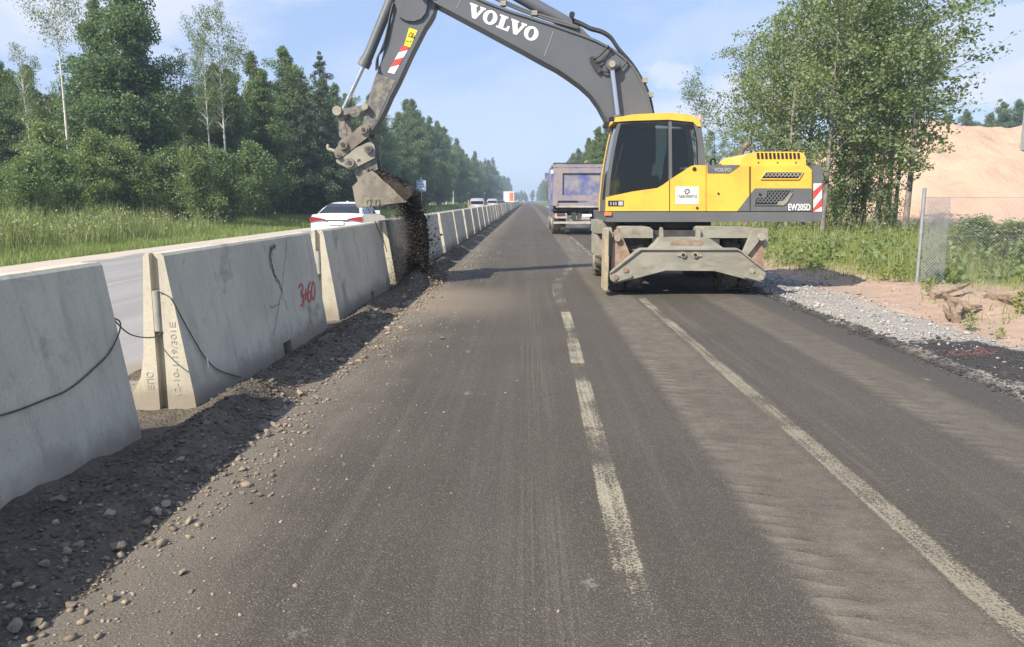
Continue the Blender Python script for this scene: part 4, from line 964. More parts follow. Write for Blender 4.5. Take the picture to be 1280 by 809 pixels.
tube('bucket_ram_barrel', BOOMG, EX, [at(455.5,80.5,14.6), at(462,66,14.6), at(491,-6,14.6), at(505,-38,14.6)], [.105,.095,.095,.09], 16)
cyl('ram_gland', GRY, EX, at(456,79,14.6), at(456,79,14.6)-at(462,66,14.6), .115, .14, 16)
tube('bucket_ram', CHROME, EX, [at(429,137,14.6), at(456,79,14.6)], .042, 12)
for dy, pts in ((A1-.03, [(494,3),(489,20),(484.5,45),(479,62),(473,70),(472.5,85),(475,90)]), (A1-.05, [(491.5,4),(487.5,20),(482,46),(476.5,62),(471,74),(470,88)])):
    tube('hose', HOSE, EX, [at(a, b_, dy) for a, b_ in pts], .018, 6, 5)
for yy in (A1-.07, A2+.03):
    P('link_bar', ARMD, [(423,142.5),(424,137.5),(429,136.4),(457,132),(462,134.5),(460,138.5),(429,144.6)], yy, yy+.04, .006, ref=A1)
    P('link_bar', ARMD, [(422.5,140.5),(429.5,140.5),(433.5,168.5),(430,175),(424.5,171)], yy+.045, yy+.085, .006, ref=A1)
cyl('link_pin', STEEL, EX, at(426,140.6,14.6), (0,1,0), .085, .62, 16); cyl('link_pin', STEEL, EX, at(460.5,135.6,14.6), (0,1,0), .06, .66, 16)
# quick coupler
CT = [(450.5,157.5),(454,155.4),(458.5,155.8),(461,159),(461,167),(459.6,171.4),(425.5,198.2),(420,197.5),(417.4,190.5),(418.5,187),(422.5,182),(424,176.5),(428,173.6),(441,165.5)]
CB = [(458.5,178.5),(463,177.6),(467.2,181),(468.6,188),(468,197.5),(441.5,211),(436,211.4),(428,207),(420.5,203.2),(419.5,199.6),(425.8,199.3),(444,185)]
for yy in (A1-.10, A2+.04):
    P('coupler_plate', BUCK, CT, yy, yy+.06, .008, ref=A1-.1)
    P('coupler_plate', BEAMG, CB, yy+.012, yy+.072, .008, ref=A1-.1)
P('coupler_core', DARK, [(424,190),(450,164),(458,168),(464,184),(463,195),(440,207),(427,202)], A1-.03, A2+.03, .01)
for u_, v_, r_ in ((454.2,162.2,.075),(428.8,181.2,.085),(460.2,186,.075),(437,203.5,.085),(422.6,194.6,.05)):
    cyl('coupler_pin', ARMD, EX, at(u_, v_, A1-.12), (0,1,0), r_, .07, 16); cyl('pin_core', DARK, EX, at(u_, v_, A1-.155), (0,1,0), r_*.5, .02, 12)
P('coupler_slot', DARK, [(446.5,202.5),(446.5,199.5),(450,198.5),(450.4,201.6)], A1-.094, A1-.08, .002)
tube('lifting_hook', STEEL, EX, [at(420,190,A1), at(416,188,A1), at(411,186.5,A1), at(409.8,183.5,A1), at(411,181.2,A1)], .03, 8, 4)
# bucket
W1, W2 = 13.95, 15.25
for yy in (A1-.02, A2-.05): P('bucket_ear', ARMD, [(441,211),(448,207.5),(469.5,197),(472.5,211.5),(465,216),(448,226.5)], yy, yy+.06, .008, ref=A1)
P('bucket_neck', DARK, [(446,212),(463,205),(466,214),(449,224)], A1+.05, A2-.05, .01)
SIDE = [(440.4,233.2),(446,228),(448.2,223.5),(455,218),(464.6,213.5),(470,217),(479,226),(503.6,252),(501.5,254.6),(446.6,258.8),(444.5,256)]
for yy in (W1, W2-.03): P('bucket_side', BUCK, SIDE, yy, yy+.03, .006, ref=W1)
back = [(503.6,252),(501.5,254.6),(446.6,258.8),(444.5,256),(440.4,233.2),(446,228),(448.2,223.5),(455,218),(464.6,213.5)]
inn = [(464,216),(456,220.5),(450,225),(447,230),(443,234.5),(446.5,255),(448,256.4),(500,252.6),(501,251)]
P('bucket_shell', BUCK, back+inn, W1+.031, W2-.031, 0, ref=W1)
P('cutting_edge', BUCK, [(503.8,251.4),(508,250.8),(507.5,252.8),(478,257.4),(446.6,260),(446.4,258.9),(501.5,254.8)], W1-.01, W2+.01, .004, ref=W1)
P('side_cutter', BUCK, [(479,226),(485,230.5),(505.6,251),(503.6,252.4)], W1-.016, W1, .003)
for u_ in (460.5, 471.5):
    tube('lift_eye', STEEL, EX, [at(u_-3,254,W1-.02), at(u_-3.4,249.6,W1-.03), at(u_,247.8,W1-.03), at(u_+1.4,250,W1-.03), at(u_+1,258.5,W1-.02)], .008, 6, 4)
bm = bmesh.new(); hp = XZ([(448,231),(465,214.6),(478,219),(492,226),(505,234),(513,240),(515,244),(509,249),(503,250.5),(449,254)], W1); bm_prism(bm, hp, W1+.032, W2-.032)
bmesh.ops.triangulate(bm, faces=bm.faces); bmesh.ops.subdivide_edges(bm, edges=bm.edges, cuts=4, use_grid_fill=True)
for v_ in bm.verts:
    d = fbm(np.array([v_.co.x*6]), np.array([v_.co.y*6+v_.co.z*3]), 3)[0]*.22
    if v_.co.y > W1+.05 and v_.co.y < W2-.05 or v_.co.z > Z_(232, W1): v_.co += Vector((d*.6, 0, d))
heap = link('dirt_load', fin(bm, 'dirt_load', 0), CLOD); tag(heap, 'dark earth heaped in the excavator bucket', 'earth')
# earth falling out of the bucket, caught in mid air
def column():
    n = 42000; t = RNG.random(n)
    hero = RNG.random(n) < .86
    zt = Z_(236, 14.5); z = zt-(zt-.02)*t**.9
    uc = np.interp(t, [0,.12,.3,.55,.8,1], [507,516,523,526,524,521]); wd = np.interp(t, [0,.15,.5,.85,1], [8,10,10.5,11,15])
    du = np.where(hero, RNG.uniform(-1,1,n)*wd, RNG.normal(0,1,n)*wd*.9+3)
    du = np.where((du < -wd) & (t > .2), -wd+RNG.random(n)*4, du)
    uc = uc+du; Y = 14.55+np.where(hero, RNG.uniform(-.34,.34,n), RNG.normal(0,.3,n))
    k = at(660, 250, 14.55); x = (uc-660)/FPX*14.6*1.012+ .0
    s = np.where(hero, RNG.lognormal(-4.55,.45,n), RNG.lognormal(-4.95,.55,n)); s = np.minimum(s, .04)
    # lip of the bucket
    m2 = 3500; u2 = RNG.uniform(468,516,m2); v2 = np.interp(u2, [464,478,492,505,516], [214,219,226,234,243])+RNG.normal(0,1.5,m2)
    x2 = (u2-660)/FPX*14.3*1.01; z2 = 1.55+(249.9-v2)/FPX*14.3; Y2 = RNG.uniform(W1+.05, W2-.05, m2); s2 = RNG.lognormal(-4.1,.4,m2)
    return np.r_[np.stack([x,Y,z],-1), np.stack([x2,Y2,z2],-1)], np.r_[s,s2]
pp, ss = column()
tag(lumps('falling_dirt', pp, ss, CLOD, 1.0, True), 'dark earth pouring from the bucket in front of the barrier blocks', 'falling earth', kind='stuff')

n = 15000; t_ = RNG.random(n); zt_ = Z_(246, 14.3)
u_ = np.interp(t_, [0,.3,1], [506,512,508])+RNG.normal(0,1,n)*np.interp(t_, [0,1], [3.5,7.5]); yy_ = 14.35+RNG.normal(0,.35,n)
tag(lumps('falling_fines', np.stack([(u_-660)/FPX*14.6*1.012, yy_, zt_-(zt_-.03)*t_**.85], -1), np.minimum(RNG.lognormal(-5.3,.4,n), .012), CLODS, 1.0, True), 'fine brown soil trickling down beside the falling earth', 'falling earth', kind='stuff')
# ------------------------------------------------------------------ dump truck
TY = 34.6
TR = thing('dump_truck', 'worn blue and rust dump truck standing ahead of the excavator', 'truck', (2.36, TY, 0))
def tb(n, m, x0, x1, y0, y1, z0, z1, bev=.015, par=None): return box(n, m, par or TR, 2.36+x0, 2.36+x1, TY+y0, TY+y1, z0, z1, bev)
tb('tipper_floor', TRKF, -1.2, 1.2, .02, 5.2, 1.27, 1.42)
tb('side_wall', TRKB, -1.26, -1.18, .08, 5.2, 1.30, 3.0); tb('side_wall', TRKB, 1.18, 1.26, .08, 5.2, 1.30, 3.0); tb('front_wall', TRKB, -1.18, 1.18, 5.12, 5.2, 1.42, 3.25)
for s in (-1, 1):
    tb('corner_post', TRKF, s*1.14-.10, s*1.14+.10, -.02, .12, 1.30, 3.10)
    for k in range(6): tb('side_rib', TRKB, s*1.30-.04, s*1.30+.04, .55+k*.85, .67+k*.85, 1.32, 2.95)
    tb('top_rail', TRKF, s*1.22-.07, s*1.22+.07, .0, 5.2, 3.0, 3.12)
tg = tb('tailgate', TRKB, -1.04, 1.04, .03, .10, 1.62, 2.95)
for a in ((-1.04,1.04,2.72,2.94),(-1.04,1.04,1.52,1.76),(-1.04,-.84,1.761,2.719),(.84,1.04,1.761,2.719)): tb('tailgate_frame', TRKF, a[0], a[1], -.05, .029, a[2], a[3], .01, TR)
tb('top_bar', TRKF, -1.2, 1.2, -.04, .08, 2.98, 3.10); tb('top_rim', DARK, -1.24, 1.24, -.06, .1, 3.12, 3.17)
tb('chassis_rail', DARK, -.5, -.36, .3, 7.6, .85, 1.15); tb('chassis_rail', DARK, .36, .5, .3, 7.6, .85, 1.15)
tb('rear_crossmember', DARK, -1.1, 1.1, .25, .4, 1.05, 1.26); tb('tail_shelf', TRKW, -1.12, 1.12, -.02, .14, 1.22, 1.28)
tb('lamp_bracket', TRKW, -1.16, -.62, .05, .12, .74, .96); tb('lamp_bracket', TRKW, .62, 1.16, .05, .12, .74, .96)
for s in (-1, 1):
    tb('tail_lamp', simple('dusty_tail_lamp', (.16,.05,.045), .6), s*.9-.18, s*.9+.18, .0, .05, .88, .96)
    tb('mud_flap', BLACK, s*.92-.26, s*.92+.26, .34, .37, .32, .8)
tb('number_plate', WHITE, .02, .48, .0, .02, .82, .93)
tb('tow_hitch', DARK, -.16, .02, -.04, .25, .70, .98); tb('rear_box', DARK, -.42, -.2, .1, .3, .70, 1.0)
tb('underrun_bar', TRKW, -1.22, 1.22, -.03, .07, .50, .60, .02); tb('light_board', TRKW, -.5, .5, .2, .3, .62, .68)
for ya in (1.35, 2.75, 6.3):
    for s in (-1, 1):
        for off in ((.0, .31) if ya < 5 else (.0,)):
            cyl('wheel', RUB, TR, (2.36+s*(1.10-off), TY+ya, .51), (1,0,0), .51, .27, 26, .04)
        cyl('hub', TRKW, TR, (2.36+s*1.2, TY+ya, .51), (1,0,0), .2, .12, 14)
for s in (-1, 1): tb('rear_mudguard', DARK, s*1.0-.26, s*1.0+.26, .5, 3.5, 1.06, 1.10)
tb('cab', TRKB, -1.22, 1.22, 5.4, 7.5, .75, 3.0, .08); tb('cab_rear_window', CGLASS, -.6, .6, 5.37, 5.399, 2.1, 2.7)
tube('exhaust_stack', STEEL, TR, [(2.36+.55,TY+5.3,1.5),(2.36+.55,TY+5.3,3.3),(2.36+.56,TY+5.28,3.42),(2.36+.66,TY+5.2,3.5)], .06, 10, 3)
tb('door_mirror', TRKB, -1.48, -1.30, 6.6, 6.75, 2.6, 2.95); tube('mirror_arm', DARK, TR, [(2.36-1.22,TY+6.7,2.9),(2.36-1.40,TY+6.68,2.9)], .02, 6)
tb('marker_lamp', WHITE, -1.36, -1.22, -.02, .06, 2.70, 2.86)

# ------------------------------------------------------------------ cars in the other carriageway
def car(label, x, y, paint, kind, cat='car', group='vehicles queueing beyond the barriers', flip=False, mats=None):
    """rear end at y, built heading away along +Y"""
    C = thing('parked_car' if False else 'car', label, cat, (x, y, 0), group)
    if kind == 'sedan':
        low = [(0,.42),(-.02,.62),(.02,.80),(.05,.98),(.30,1.045),(.75,1.06),(3.35,1.0),(4.2,.90),(4.62,.70),(4.66,.40),(4.5,.26),(.15,.26)]; hw = .91
        st = [(.42,1.05,.74,.74),(.95,1.27,.70,.66),(1.40,1.40,.68,.61),(1.85,1.465,.67,.585),(2.35,1.455,.67,.585),(2.75,1.35,.68,.62),(3.45,1.01,.76,.76)]; rw, rf = (0,2), (2,4)
        lampz, wr, wy = (.84,.96), .33, (.85,3.75)
    else:
        low = [(0,.45),(-.03,.65),(.0,.95),(.05,1.06),(.5,1.08),(3.3,1.06),(4.2,.98),(4.55,.75),(4.58,.42),(4.45,.28),(.12,.28)]; hw = .92
        st = [(.06,1.06,.82,.82),(.18,1.42,.78,.74),(.36,1.66,.76,.68),(1.2,1.73,.76,.67),(2.3,1.70,.76,.67),(2.7,1.55,.77,.70),(3.4,1.07,.82,.82)]; rw, rf = (0,1), (1,4)
        lampz, wr, wy = (.98,1.30), .36, (.85,3.65)
    b = bmesh.new(); bm_prism(b, low, -hw, hw, 'X')
    for v_ in b.verts:
        v_.co.x *= 1-.05*abs(v_.co.z-.75)-.03*(v_.co.y < .1)-.04*(v_.co.y > 4.3)
    b_ = link('body', fin(b, 'body', 45, .07, 3), paint, C)
    def world(p): return (p[0]+x, p[1]+y, p[2])
    b_.data.transform(Matrix.Translation((x, y, 0)))
    # greenhouse: base line z follows the body, top line from the stations
    b = bmesh.new(); zb = 1.0 if kind == 'sedan' else 1.04; rows = []
    for yy, zt, wb, wt in st:
        wb2 = .80 if kind == 'sedan' else .85
        f_ = max(0, (zt-zb)/.46); ww = wb2+(wt-wb2)*min(1, f_)
        rows.append([b.verts.new(world(p)) for p in ((-wb2,yy,zb-.03),(-ww,yy,zt-.03),(-ww+.06,yy,zt),(-.3,yy,zt+.018),(.3,yy,zt+.018),(ww-.06,yy,zt),(ww,yy,zt-.03),(wb2,yy,zb-.03))])
    for A, B in zip(rows, rows[1:]):
        for k in range(7): b.faces.new((A[k], A[k+1], B[k+1], B[k]))
    b.faces.new(rows[0]); b.faces.new(rows[-1][::-1])
    link('roof', fin(b, 'roof', 45), paint, C)
    def pane(name, corners, off=.012):
        c = [Vector(world(p)) for p in corners]; n = (c[1]-c[0]).cross(c[3]-c[0]).normalized(); ctr = sum(c, Vector())/4
        if n.dot(ctr-Vector(world((0,2.0,.9)))) < 0: n = -n
        bb = bmesh.new(); A = [bb.verts.new(p+n*off) for p in c]; B = [bb.verts.new(p-n*.02) for p in c]
        bb.faces.new(A); bb.faces.new(B[::-1])
        for k in range(4): bb.faces.new((A[k], B[k], B[(k+1)%4], A[(k+1)%4]))
        link(name, fin(bb, name, 0), CGLASS, C)
    def topq(i, j, s0, s1, off=.02):
        (ya, za, _, wa), (yb, zb_, _, wb_) = st[i], st[j]; wa2 = .80 if i == 0 else wa
        L = lambda t: (ya+(yb-ya)*t, za+(zb_-za)*t, wa2+(wb_-wa2)*t)
        a, c = L(s0), L(s1); return [(-a[2]*.90, a[0], a[1]+off), (a[2]*.90, a[0], a[1]+off), (c[2]*.90, c[0], c[1]+off), (-c[2]*.90, c[0], c[1]+off)]
    if kind == 'sedan':
        pane('rear_window', topq(0, 1, .12, 1.0)); pane('rear_window', topq(1, 2, 0.0, .92))
    else: pane('rear_window', topq(0, 1, .06, .96))
    for s in (-1, 1):
        wb2 = .80 if kind == 'sedan' else .85
        def sp(yy, t):
            i = next(k for k in range(len(st)-1) if st[k][0] <= yy <= st[k+1][0]); A, B = st[i], st[i+1]; f_ = (yy-A[0])/(B[0]-A[0])
            zt = A[1]+(B[1]-A[1])*f_-.05; wt = A[3]+(B[3]-A[3])*f_; z = zb+.02+(zt-zb-.02)*t; q = min(1, max(0, (z-zb)/.46))
            return (s*(wb2+(wt-wb2)*q), yy, z)
        for ya, yb in ((1.0, 1.95), (2.02, 2.95)) if kind == 'sedan' else ((.45,1.15),(1.22,2.05),(2.12,2.95)):
            pane('side_window', [sp(ya,.06), sp(yb,.06), sp(yb,.92), sp(ya,.92)])
        bb = bmesh.new(); bm_box(bb, s*.90-.09+x, s*.90+.09+x, 2.72+y, 2.84+y, 1.03, 1.16); link('door_mirror', fin(bb, 'door_mirror', 40, .03, 2), paint if kind == 'sedan' else BLACK, C)
        bb = bmesh.new()
        if kind == 'sedan': bm_prism(bb, [(x+s*.905,y*0+.80),(x+s*.915,.93),(x+s*.86,.985),(x+s*.60,.945),(x+s*.40,.905),(x+s*.40,.875),(x+s*.62,.855)], y-.03, y+.22)
        else: bm_box(bb, *sorted((s*.90+x, s*.76+x)), -.035+y, .20+y, lampz[0], lampz[1])
        link('tail_lamp', fin(bb, 'tail_lamp', 40, .012, 2), LAMPR, C)
        for yy in wy:
            o = cyl('wheel', RUB, C, (x+s*.80, y+yy, wr), (1,0,0), wr, .21, 24, .03)
    box('number_plate', WHITE, C, x-.26, x+.26, y-.05, y-.03, .70 if kind == 'sedan' else .84, .82 if kind == 'sedan' else .95, .004)
    for k in range(8): box('plate_mark', GRYP, C, x-.22+.055*k, x-.19+.055*k, y-.054, y-.0495, .735 if kind == 'sedan' else .87, .785 if kind == 'sedan' else .92, 0)
    if kind == 'sedan':
        box('boot_trim', BLACK, C, x-.43, x+.43, y-.03, y+.02, .845, .87, .004); box('shark_fin', paint, C, x-.03, x+.03, y+1.75, y+1.92, 1.46, 1.51, .01)
        box('bumper_grille', BLACK, C, x-.6, x+.6, y-.04, y+.02, .33, .46, .01)
    else: box('rear_bumper', BLACK, C, x-.85, x+.85, y-.06, y+.05, .40, .62, .02)
    if flip: C.rotation_euler = (0, 0, math.pi)
    return C
car('white sedan with wide red tail lamps, passing under the excavator bucket', -6.62, 26.6, WCAR, 'sedan')
car('silver estate car at the back of the queue beyond the falling dirt', -5.55, 84, SCAR, 'suv')
car('dark silver car just ahead of the silver estate in the queue', -5.45, 118, SCAR, 'suv')
car('dark blue saloon ahead of the two silver cars in the queue', -5.2, 148, BCAR, 'sedan')
BXT = thing('box_truck', 'white box truck with an orange panel in the distant queue', 'truck', (-4.6, 186, 0), 'vehicles queueing beyond the barriers')
def bb_(n, m, x0, x1, y0, y1, z0, z1): return box(n, m, BXT, -4.6+x0, -4.6+x1, 186+y0, 186+y1, z0, z1, .03)
bb_('cargo_box', WCAR, -1.25, 1.25, 0, 6.5, 1.05, 3.55); bb_('rear_panel', LAMPO, .15, 1.1, -.03, -.001, 1.3, 3.3); bb_('cab', simple('orange_cab', (.6,.2,.08), .5), -1.2, 1.2, 6.7, 8.6, .7, 2.9)
for ya in (1.6, 7.5):
    for s in (-1, 1): cyl('wheel', RUB, BXT, (-4.6+s*1.05, 186+ya, .48), (1,0,0), .48, .3, 18, .03)
bb_('chassis', DARK, -.5, .5, .2, 8.3, .7, 1.0)
car('pale car just beyond the white box truck', -5.6, 225, WCAR, 'suv')
car('dark van far down the queue near the end of the road', -5.4, 262, BCAR, 'suv')
car('white saloon farthest down the queue', -4.9, 305, WCAR, 'sedan')

# ------------------------------------------------------------------ sign, fence, post, dead wood
g0 = at(527, 250, 90)
SG = thing('road_sign', 'blue road sign on a grey post at the edge of the wood', 'sign', (g0.x, 90, 0))
tube('post', GALV, SG, [(g0.x, 90, -.1), (g0.x, 90, Z_(222, 90))], .045, 8)
box('sign_board', SIGNM, SG, g0.x-.55, g0.x+.55, 89.93, 89.96, Z_(239, 90), Z_(225.5, 90), .01)
for s in (.25, .5, .75): box('sign_line', WHITE, SG, g0.x-.42, g0.x+.42, 89.918, 89.929, Z_(239,90)+1.25*s-.04, Z_(239,90)+1.25*s+.04, 0)
prism('sign_cap', SIGNM, SG, [(g0.x-.2, Z_(225.4,90)), (g0.x+.2, Z_(225.4,90)), (g0.x, Z_(221.5,90))], 89.93, 89.96)
for i, (u_, Y_) in enumerate(((588, 80), (585.5, 84))):
    g_ = at(u_, 250, Y_); o = tube('marker_post', TAN, None, [(g_.x, Y_, -.1), (g_.x, Y_, Z_(250, Y_))], .06, 6); tag(o, ('taller' if i == 0 else 'shorter')+' thin marker post beside the silver estate car', 'marker post')

FY = 14.25; FX0 = at(1150.5, 300, FY).x; FZ1 = Z_(245.5, FY); GZ = .04
FN = thing('chain_link_fence', 'chain link fence with a grey end post at the sand hill', 'fence', (FX0, FY, 0))
tube('post', GALV, FN, [(FX0, FY, -.1), (FX0, FY, Z_(235, FY))], .032, 10)
tube('post', GALV, FN, [(FX0+3.3, FY+.1, -.1), (FX0+3.3, FY+.1, Z_(235, FY))], .032, 10)
def linkmesh(x0, x1, yy, pitch=.062, th=.0034):
    n = int((x1-x0)/pitch*2); rows = int((FZ1-GZ)/pitch)*1; bm = bmesh.new()
    V, F = [], []; h = pitch*.5
    for i in range(int((x1-x0)/h)):
        for j in range(int((FZ1-GZ)/h)):
            sgn = 1 if (i+j) % 2 else -1
            a = np.array([x0+i*h, yy, GZ+j*h+(h if sgn < 0 else 0)]); b_ = np.array([x0+(i+1)*h, yy, GZ+j*h+(0 if sgn < 0 else h)])
            nrm = np.array([-(b_-a)[2], 0, (b_-a)[0]]); nrm /= np.linalg.norm(nrm); k = len(V)
            for p in (a, b_):
                for q in ((nrm*th), (-nrm*.5*th+np.array([0,th*.87,0])), (-nrm*.5*th-np.array([0,th*.87,0]))): V.append(p+q)
            F += [(k,k+1,k+4,k+3),(k+1,k+2,k+5,k+4),(k+2,k,k+3,k+5)]
    return raw('wire_mesh', V, F)
o = link('wire_mesh', linkmesh(FX0+.02, FX0+3.3, FY+.0, .062, .0016), GALV, FN); o['kind'] = 'stuff'
for k in range(2):
    o = link('rolled_mesh', linkmesh(FX0+.03, FX0+.47, FY-.03-.045*k+.0, .058+.006*k, .0034), GALV, FN); o['kind'] = 'stuff'
for z_ in (GZ+.05, .9, FZ1-.02): tube('tension_wire', GALV, FN, [(FX0, FY+.01, z_), (FX0+3.3, FY+.08, z_)], .004, 5)

pb = at(1278.5, 187, 52); pz = hz_(pb.x, 52)
GP = thing('steel_post', 'pale grey steel post standing on the sand hill at the right picture edge', 'post', (pb.x, 52, pb.z))
box('post_shaft', GALV, GP, pb.x-.14, pb.x+.14, 51.9, 52.1, min(pz, pb.z)-.3, at(1278, 138, 52).z, .02); box('post_foot', GALV, GP, pb.x-.26, pb.x+.26, 51.75, 52.25, pb.z-.06, pb.z+.02, .01)

def branch(name, lab, pts, rad, cat='dead wood', n=6):
    P_ = [Vector(p) for p in pts]; bm = bmesh.new(); bm_tube(bm, smoothpath(P_, 4), list(np.interp(np.linspace(0,1,4*(len(P_)-1)+1), np.linspace(0,1,len(rad)), rad)), n)
    for v_ in bm.verts: v_.co += Vector((random.uniform(-1,1), random.uniform(-1,1), random.uniform(-1,1)))*rad[0]*.16
    return tag(link(name, fin(bm, name, 0), WOOD), lab, cat, 'broken wood on the pink sand')
def G(u_, v_, z_): return gnd(u_, v_, z_)
branch('broken_branch', 'long broken stake lying slantwise on the sand by the fence', [G(1165,371,.06), G(1180,366,.10), G(1196,361,.16), G(1212,354,.22)], [.05,.045,.025])
branch('broken_branch', 'dark splintered branch end sticking out to the right', [G(1182,370,.07), G(1196,378,.10), G(1212,384,.08), G(1227,383,.06)], [.05,.06,.015])
branch('wood_stump', 'forked reddish stump root standing in the sand', [G(1196,400,.0), G(1192,388,.07), G(1186,376,.12)], [.055,.05,.02], 'stump', 7)
branch('broken_branch', 'short splinter leaning on the forked stump root', [G(1188,396,.03), G(1182,388,.06), G(1179,381,.08)], [.035,.03,.012])
branch('broken_branch', 'stub of a root behind the forked stump', [G(1196,392,.05), G(1200,384,.12), G(1200,376,.15)], [.05,.04,.015])
branch('fallen_log', 'weathered grey log lying at the right picture edge below the fence', [G(1235,372,.04), G(1258,374,.08), G(1285,381,.09), G(1310,388,.08)], [.07,.09,.09], 'log', 8)
branch('fallen_log', 'thin pole lying behind the weathered log', [G(1205,369,.03), G(1240,367,.06), G(1290,372,.07)], [.03,.035,.03], 'log', 6)
# ------------------------------------------------------------------ vegetation
def leaves(P, S, up=.25):
    """one small pointed leaf face (rhombus) per point"""
    n = len(P); a = RNG.normal(size=(n,3)); a /= np.linalg.norm(a, axis=1)[:,None]
    nr = RNG.normal(size=(n,3)); nr[:,2] += up; nr -= a*(nr*a).sum(1)[:,None]; nr /= np.linalg.norm(nr, axis=1)[:,None]+1e-9
    b = np.cross(nr, a); s = S[:,None]
    v = np.stack([P-a*s, P+b*s*.62+nr*s*.12, P+a*s, P-b*s*.62+nr*s*.12], 1)
    return v.reshape(-1,3), np.arange(4*n).reshape(-1,4)
def tree_meshes(kind, seed, H, nleaf, lsize):
    r = random.Random(seed*17+3); bm = bmesh.new(); clusters = []
    lean = (r.uniform(-.04,.04), r.uniform(-.04,.04)); ph = r.uniform(0, 6)
    def trunkp(t): return Vector((lean[0]*H*t*t+.12*math.sin(3*t+ph)*t, lean[1]*H*t*t+.12*math.cos(2.3*t+ph)*t, H*t))
    r0 = {'birch': .0085, 'alder': .012, 'aspen': .0095, 'spruce': .012, 'shrub': .012}[kind]*H
    N = 12; bm_tube(bm, [trunkp(i/N*.97) for i in range(N+1)], [r0*(1-.9*i/N)+.008 for i in range(N+1)], 7)
    if kind == 'shrub': nl, lo = 30, .02
    elif kind == 'alder': nl, lo = 84, .05
    elif kind == 'birch': nl, lo = 44, (.72 if seed >= 130 else .42)
    elif kind == 'aspen': nl, lo = 40, .20
    else: nl, lo = 60, .07
    for i in range(nl):
        t = lo+(1-lo)*((i+r.random())/nl)**.95*.97
        q = (t-lo)/(1-lo)
        if kind == 'alder':
            L = H*(.205+.03*r.random())*(1-q)**.75*(.42+.58*min(1, q*3+.3)) if seed >= 20 else H*(.13+.11*r.random())*(1-q**2.4)*(.6+.4*min(1, q*2.2+.1))
            rise = .75+.6*q
        elif kind == 'birch': L = H*.17*(math.sin(math.pi*min(1,(q*.86+.10)))**.8); rise = .7
        elif kind == 'aspen': L = H*.20*(math.sin(math.pi*min(1,(q*.78+.15)))**.7); rise = .75
        elif kind == 'spruce': L = H*.20*(1-q)**.85+.15; rise = -.12+.35*q
        else: L = H*.50*(1-q)**.4; rise = 1.5
        L *= r.uniform(.6, 1.25); az = r.uniform(0, 2*math.pi) if kind != 'spruce' else i*2.4+r.uniform(-.3,.3)
        p0 = trunkp(t); d = Vector((math.cos(az), math.sin(az), rise)).normalized(); p2 = p0+d*L
        droop = {'birch': -.10, 'spruce': -.10, 'alder': .06, 'aspen': .05, 'shrub': .1}[kind]*L
        p1 = p0.lerp(p2, .5)+Vector((r.uniform(-.1,.1)*L, r.uniform(-.1,.1)*L, .06*L)); p2 = p2+Vector((0,0,droop))
        bm_tube(bm, [p0, p1, p2], [r0*.34*(1-.75*t)+.006, r0*.2*(1-.75*t)+.005, .005], 4, False)
        ns = max(2, int(L/.42))
        for k in range(ns):
            f_ = .28+.72*(k+r.random())/ns; p = (p0.lerp(p1, f_*2) if f_ < .5 else p1.lerp(p2, f_*2-1))
            off = Vector((r.gauss(0,1), r.gauss(0,1), r.gauss(0,.8)))*L*.12
            clusters.append((p+off, (.18+.20*r.random())*(1.15 if kind == 'alder' else 1 if kind != 'spruce' else .9)*(L**.5+.3), 1.0))
            if kind in ('alder', 'aspen', 'shrub') and r.random() < .5:
                e = p+off+Vector((r.gauss(0,1), r.gauss(0,1), r.gauss(0,.7)))*L*.2
                clusters.append((e, .16+.14*r.random(), .7)); bm_tube(bm, [p, e], [.008,.004], 3, False)
    top = trunkp(.985)
    for k in range(5): clusters.append((top+Vector((r.gauss(0,.09),r.gauss(0,.09),r.uniform(-.35,.15))), .16, .6))
    C_ = np.array([tuple(c[0]) for c in clusters]); Rr = np.array([c[1] for c in clusters]); Wt = Rr**1.6*np.array([c[2] for c in clusters])*RNG.uniform(.65,1.35,len(C_))
    idx = RNG.choice(len(C_), nleaf, p=Wt/Wt.sum())
    u_ = RNG.normal(size=(nleaf,3)); u_ /= np.linalg.norm(u_, axis=1)[:,None]
    Pn = C_[idx]+u_*(RNG.random(nleaf)**.5)[:,None]*Rr[idx][:,None]*np.array([1.15,1.15,.8])
    if kind == 'birch': Pn[:,2] -= RNG.random(nleaf)*.25*Rr[idx]
    S = lsize*RNG.uniform(.6,1.3,nleaf); Pn[:,2] = np.maximum(Pn[:,2], .1)
    V, F = leaves(Pn, S, .5)
    return fin(bm, 'trunk', 60), raw('crown', V, F)
KINDS = {}
def proto(key, kind, seed, H, nleaf, ls, bark, leaf):
    tm, cm = tree_meshes(kind, seed, H, nleaf, ls); tm.name = 'trunk'; cm.name = 'crown'; tm.materials.append(bark); cm.materials.append(leaf)
    KINDS.setdefault(key, []).append((tm, cm, H))
for s in range(3): proto('alder', 'alder', s, 12, 60000, .066, BARK, LEAF_D)
for s in range(3): proto('leafy', 'alder', 20+s, 11, 52000, .066, BARK, LEAF_B)
for s in range(3): proto('birch', 'birch', 40+s, 14, 14000, .066, BIRCH, LEAF_B)
for s in range(4): proto('aspen', 'aspen', 60+s, 12.5, 5200, .084, BARK, LEAF_A)
for s in range(2): proto('spruce', 'spruce', 80+s, 13, 40000, .07, BARK, LEAF_S)
for s in range(4): proto('shrub', 'shrub', 100+s, 3, 9000, .046, BARK, LEAF_U)
for s in range(3): proto('thin_birch', 'birch', 50+s, 14, 6500, .06, BIRCH, LEAF_B)
proto('bare_birch', 'birch', 131, 14, 3200, .06, BIRCH, LEAF_B)
for s in range(2): proto('sapling', 'shrub', 160+s, 3, 3600, .06, BARK, LEAF_A)
for s in range(2): proto('weed', 'shrub', 140+s, 3, 330, .14, BARK, GRASSR)
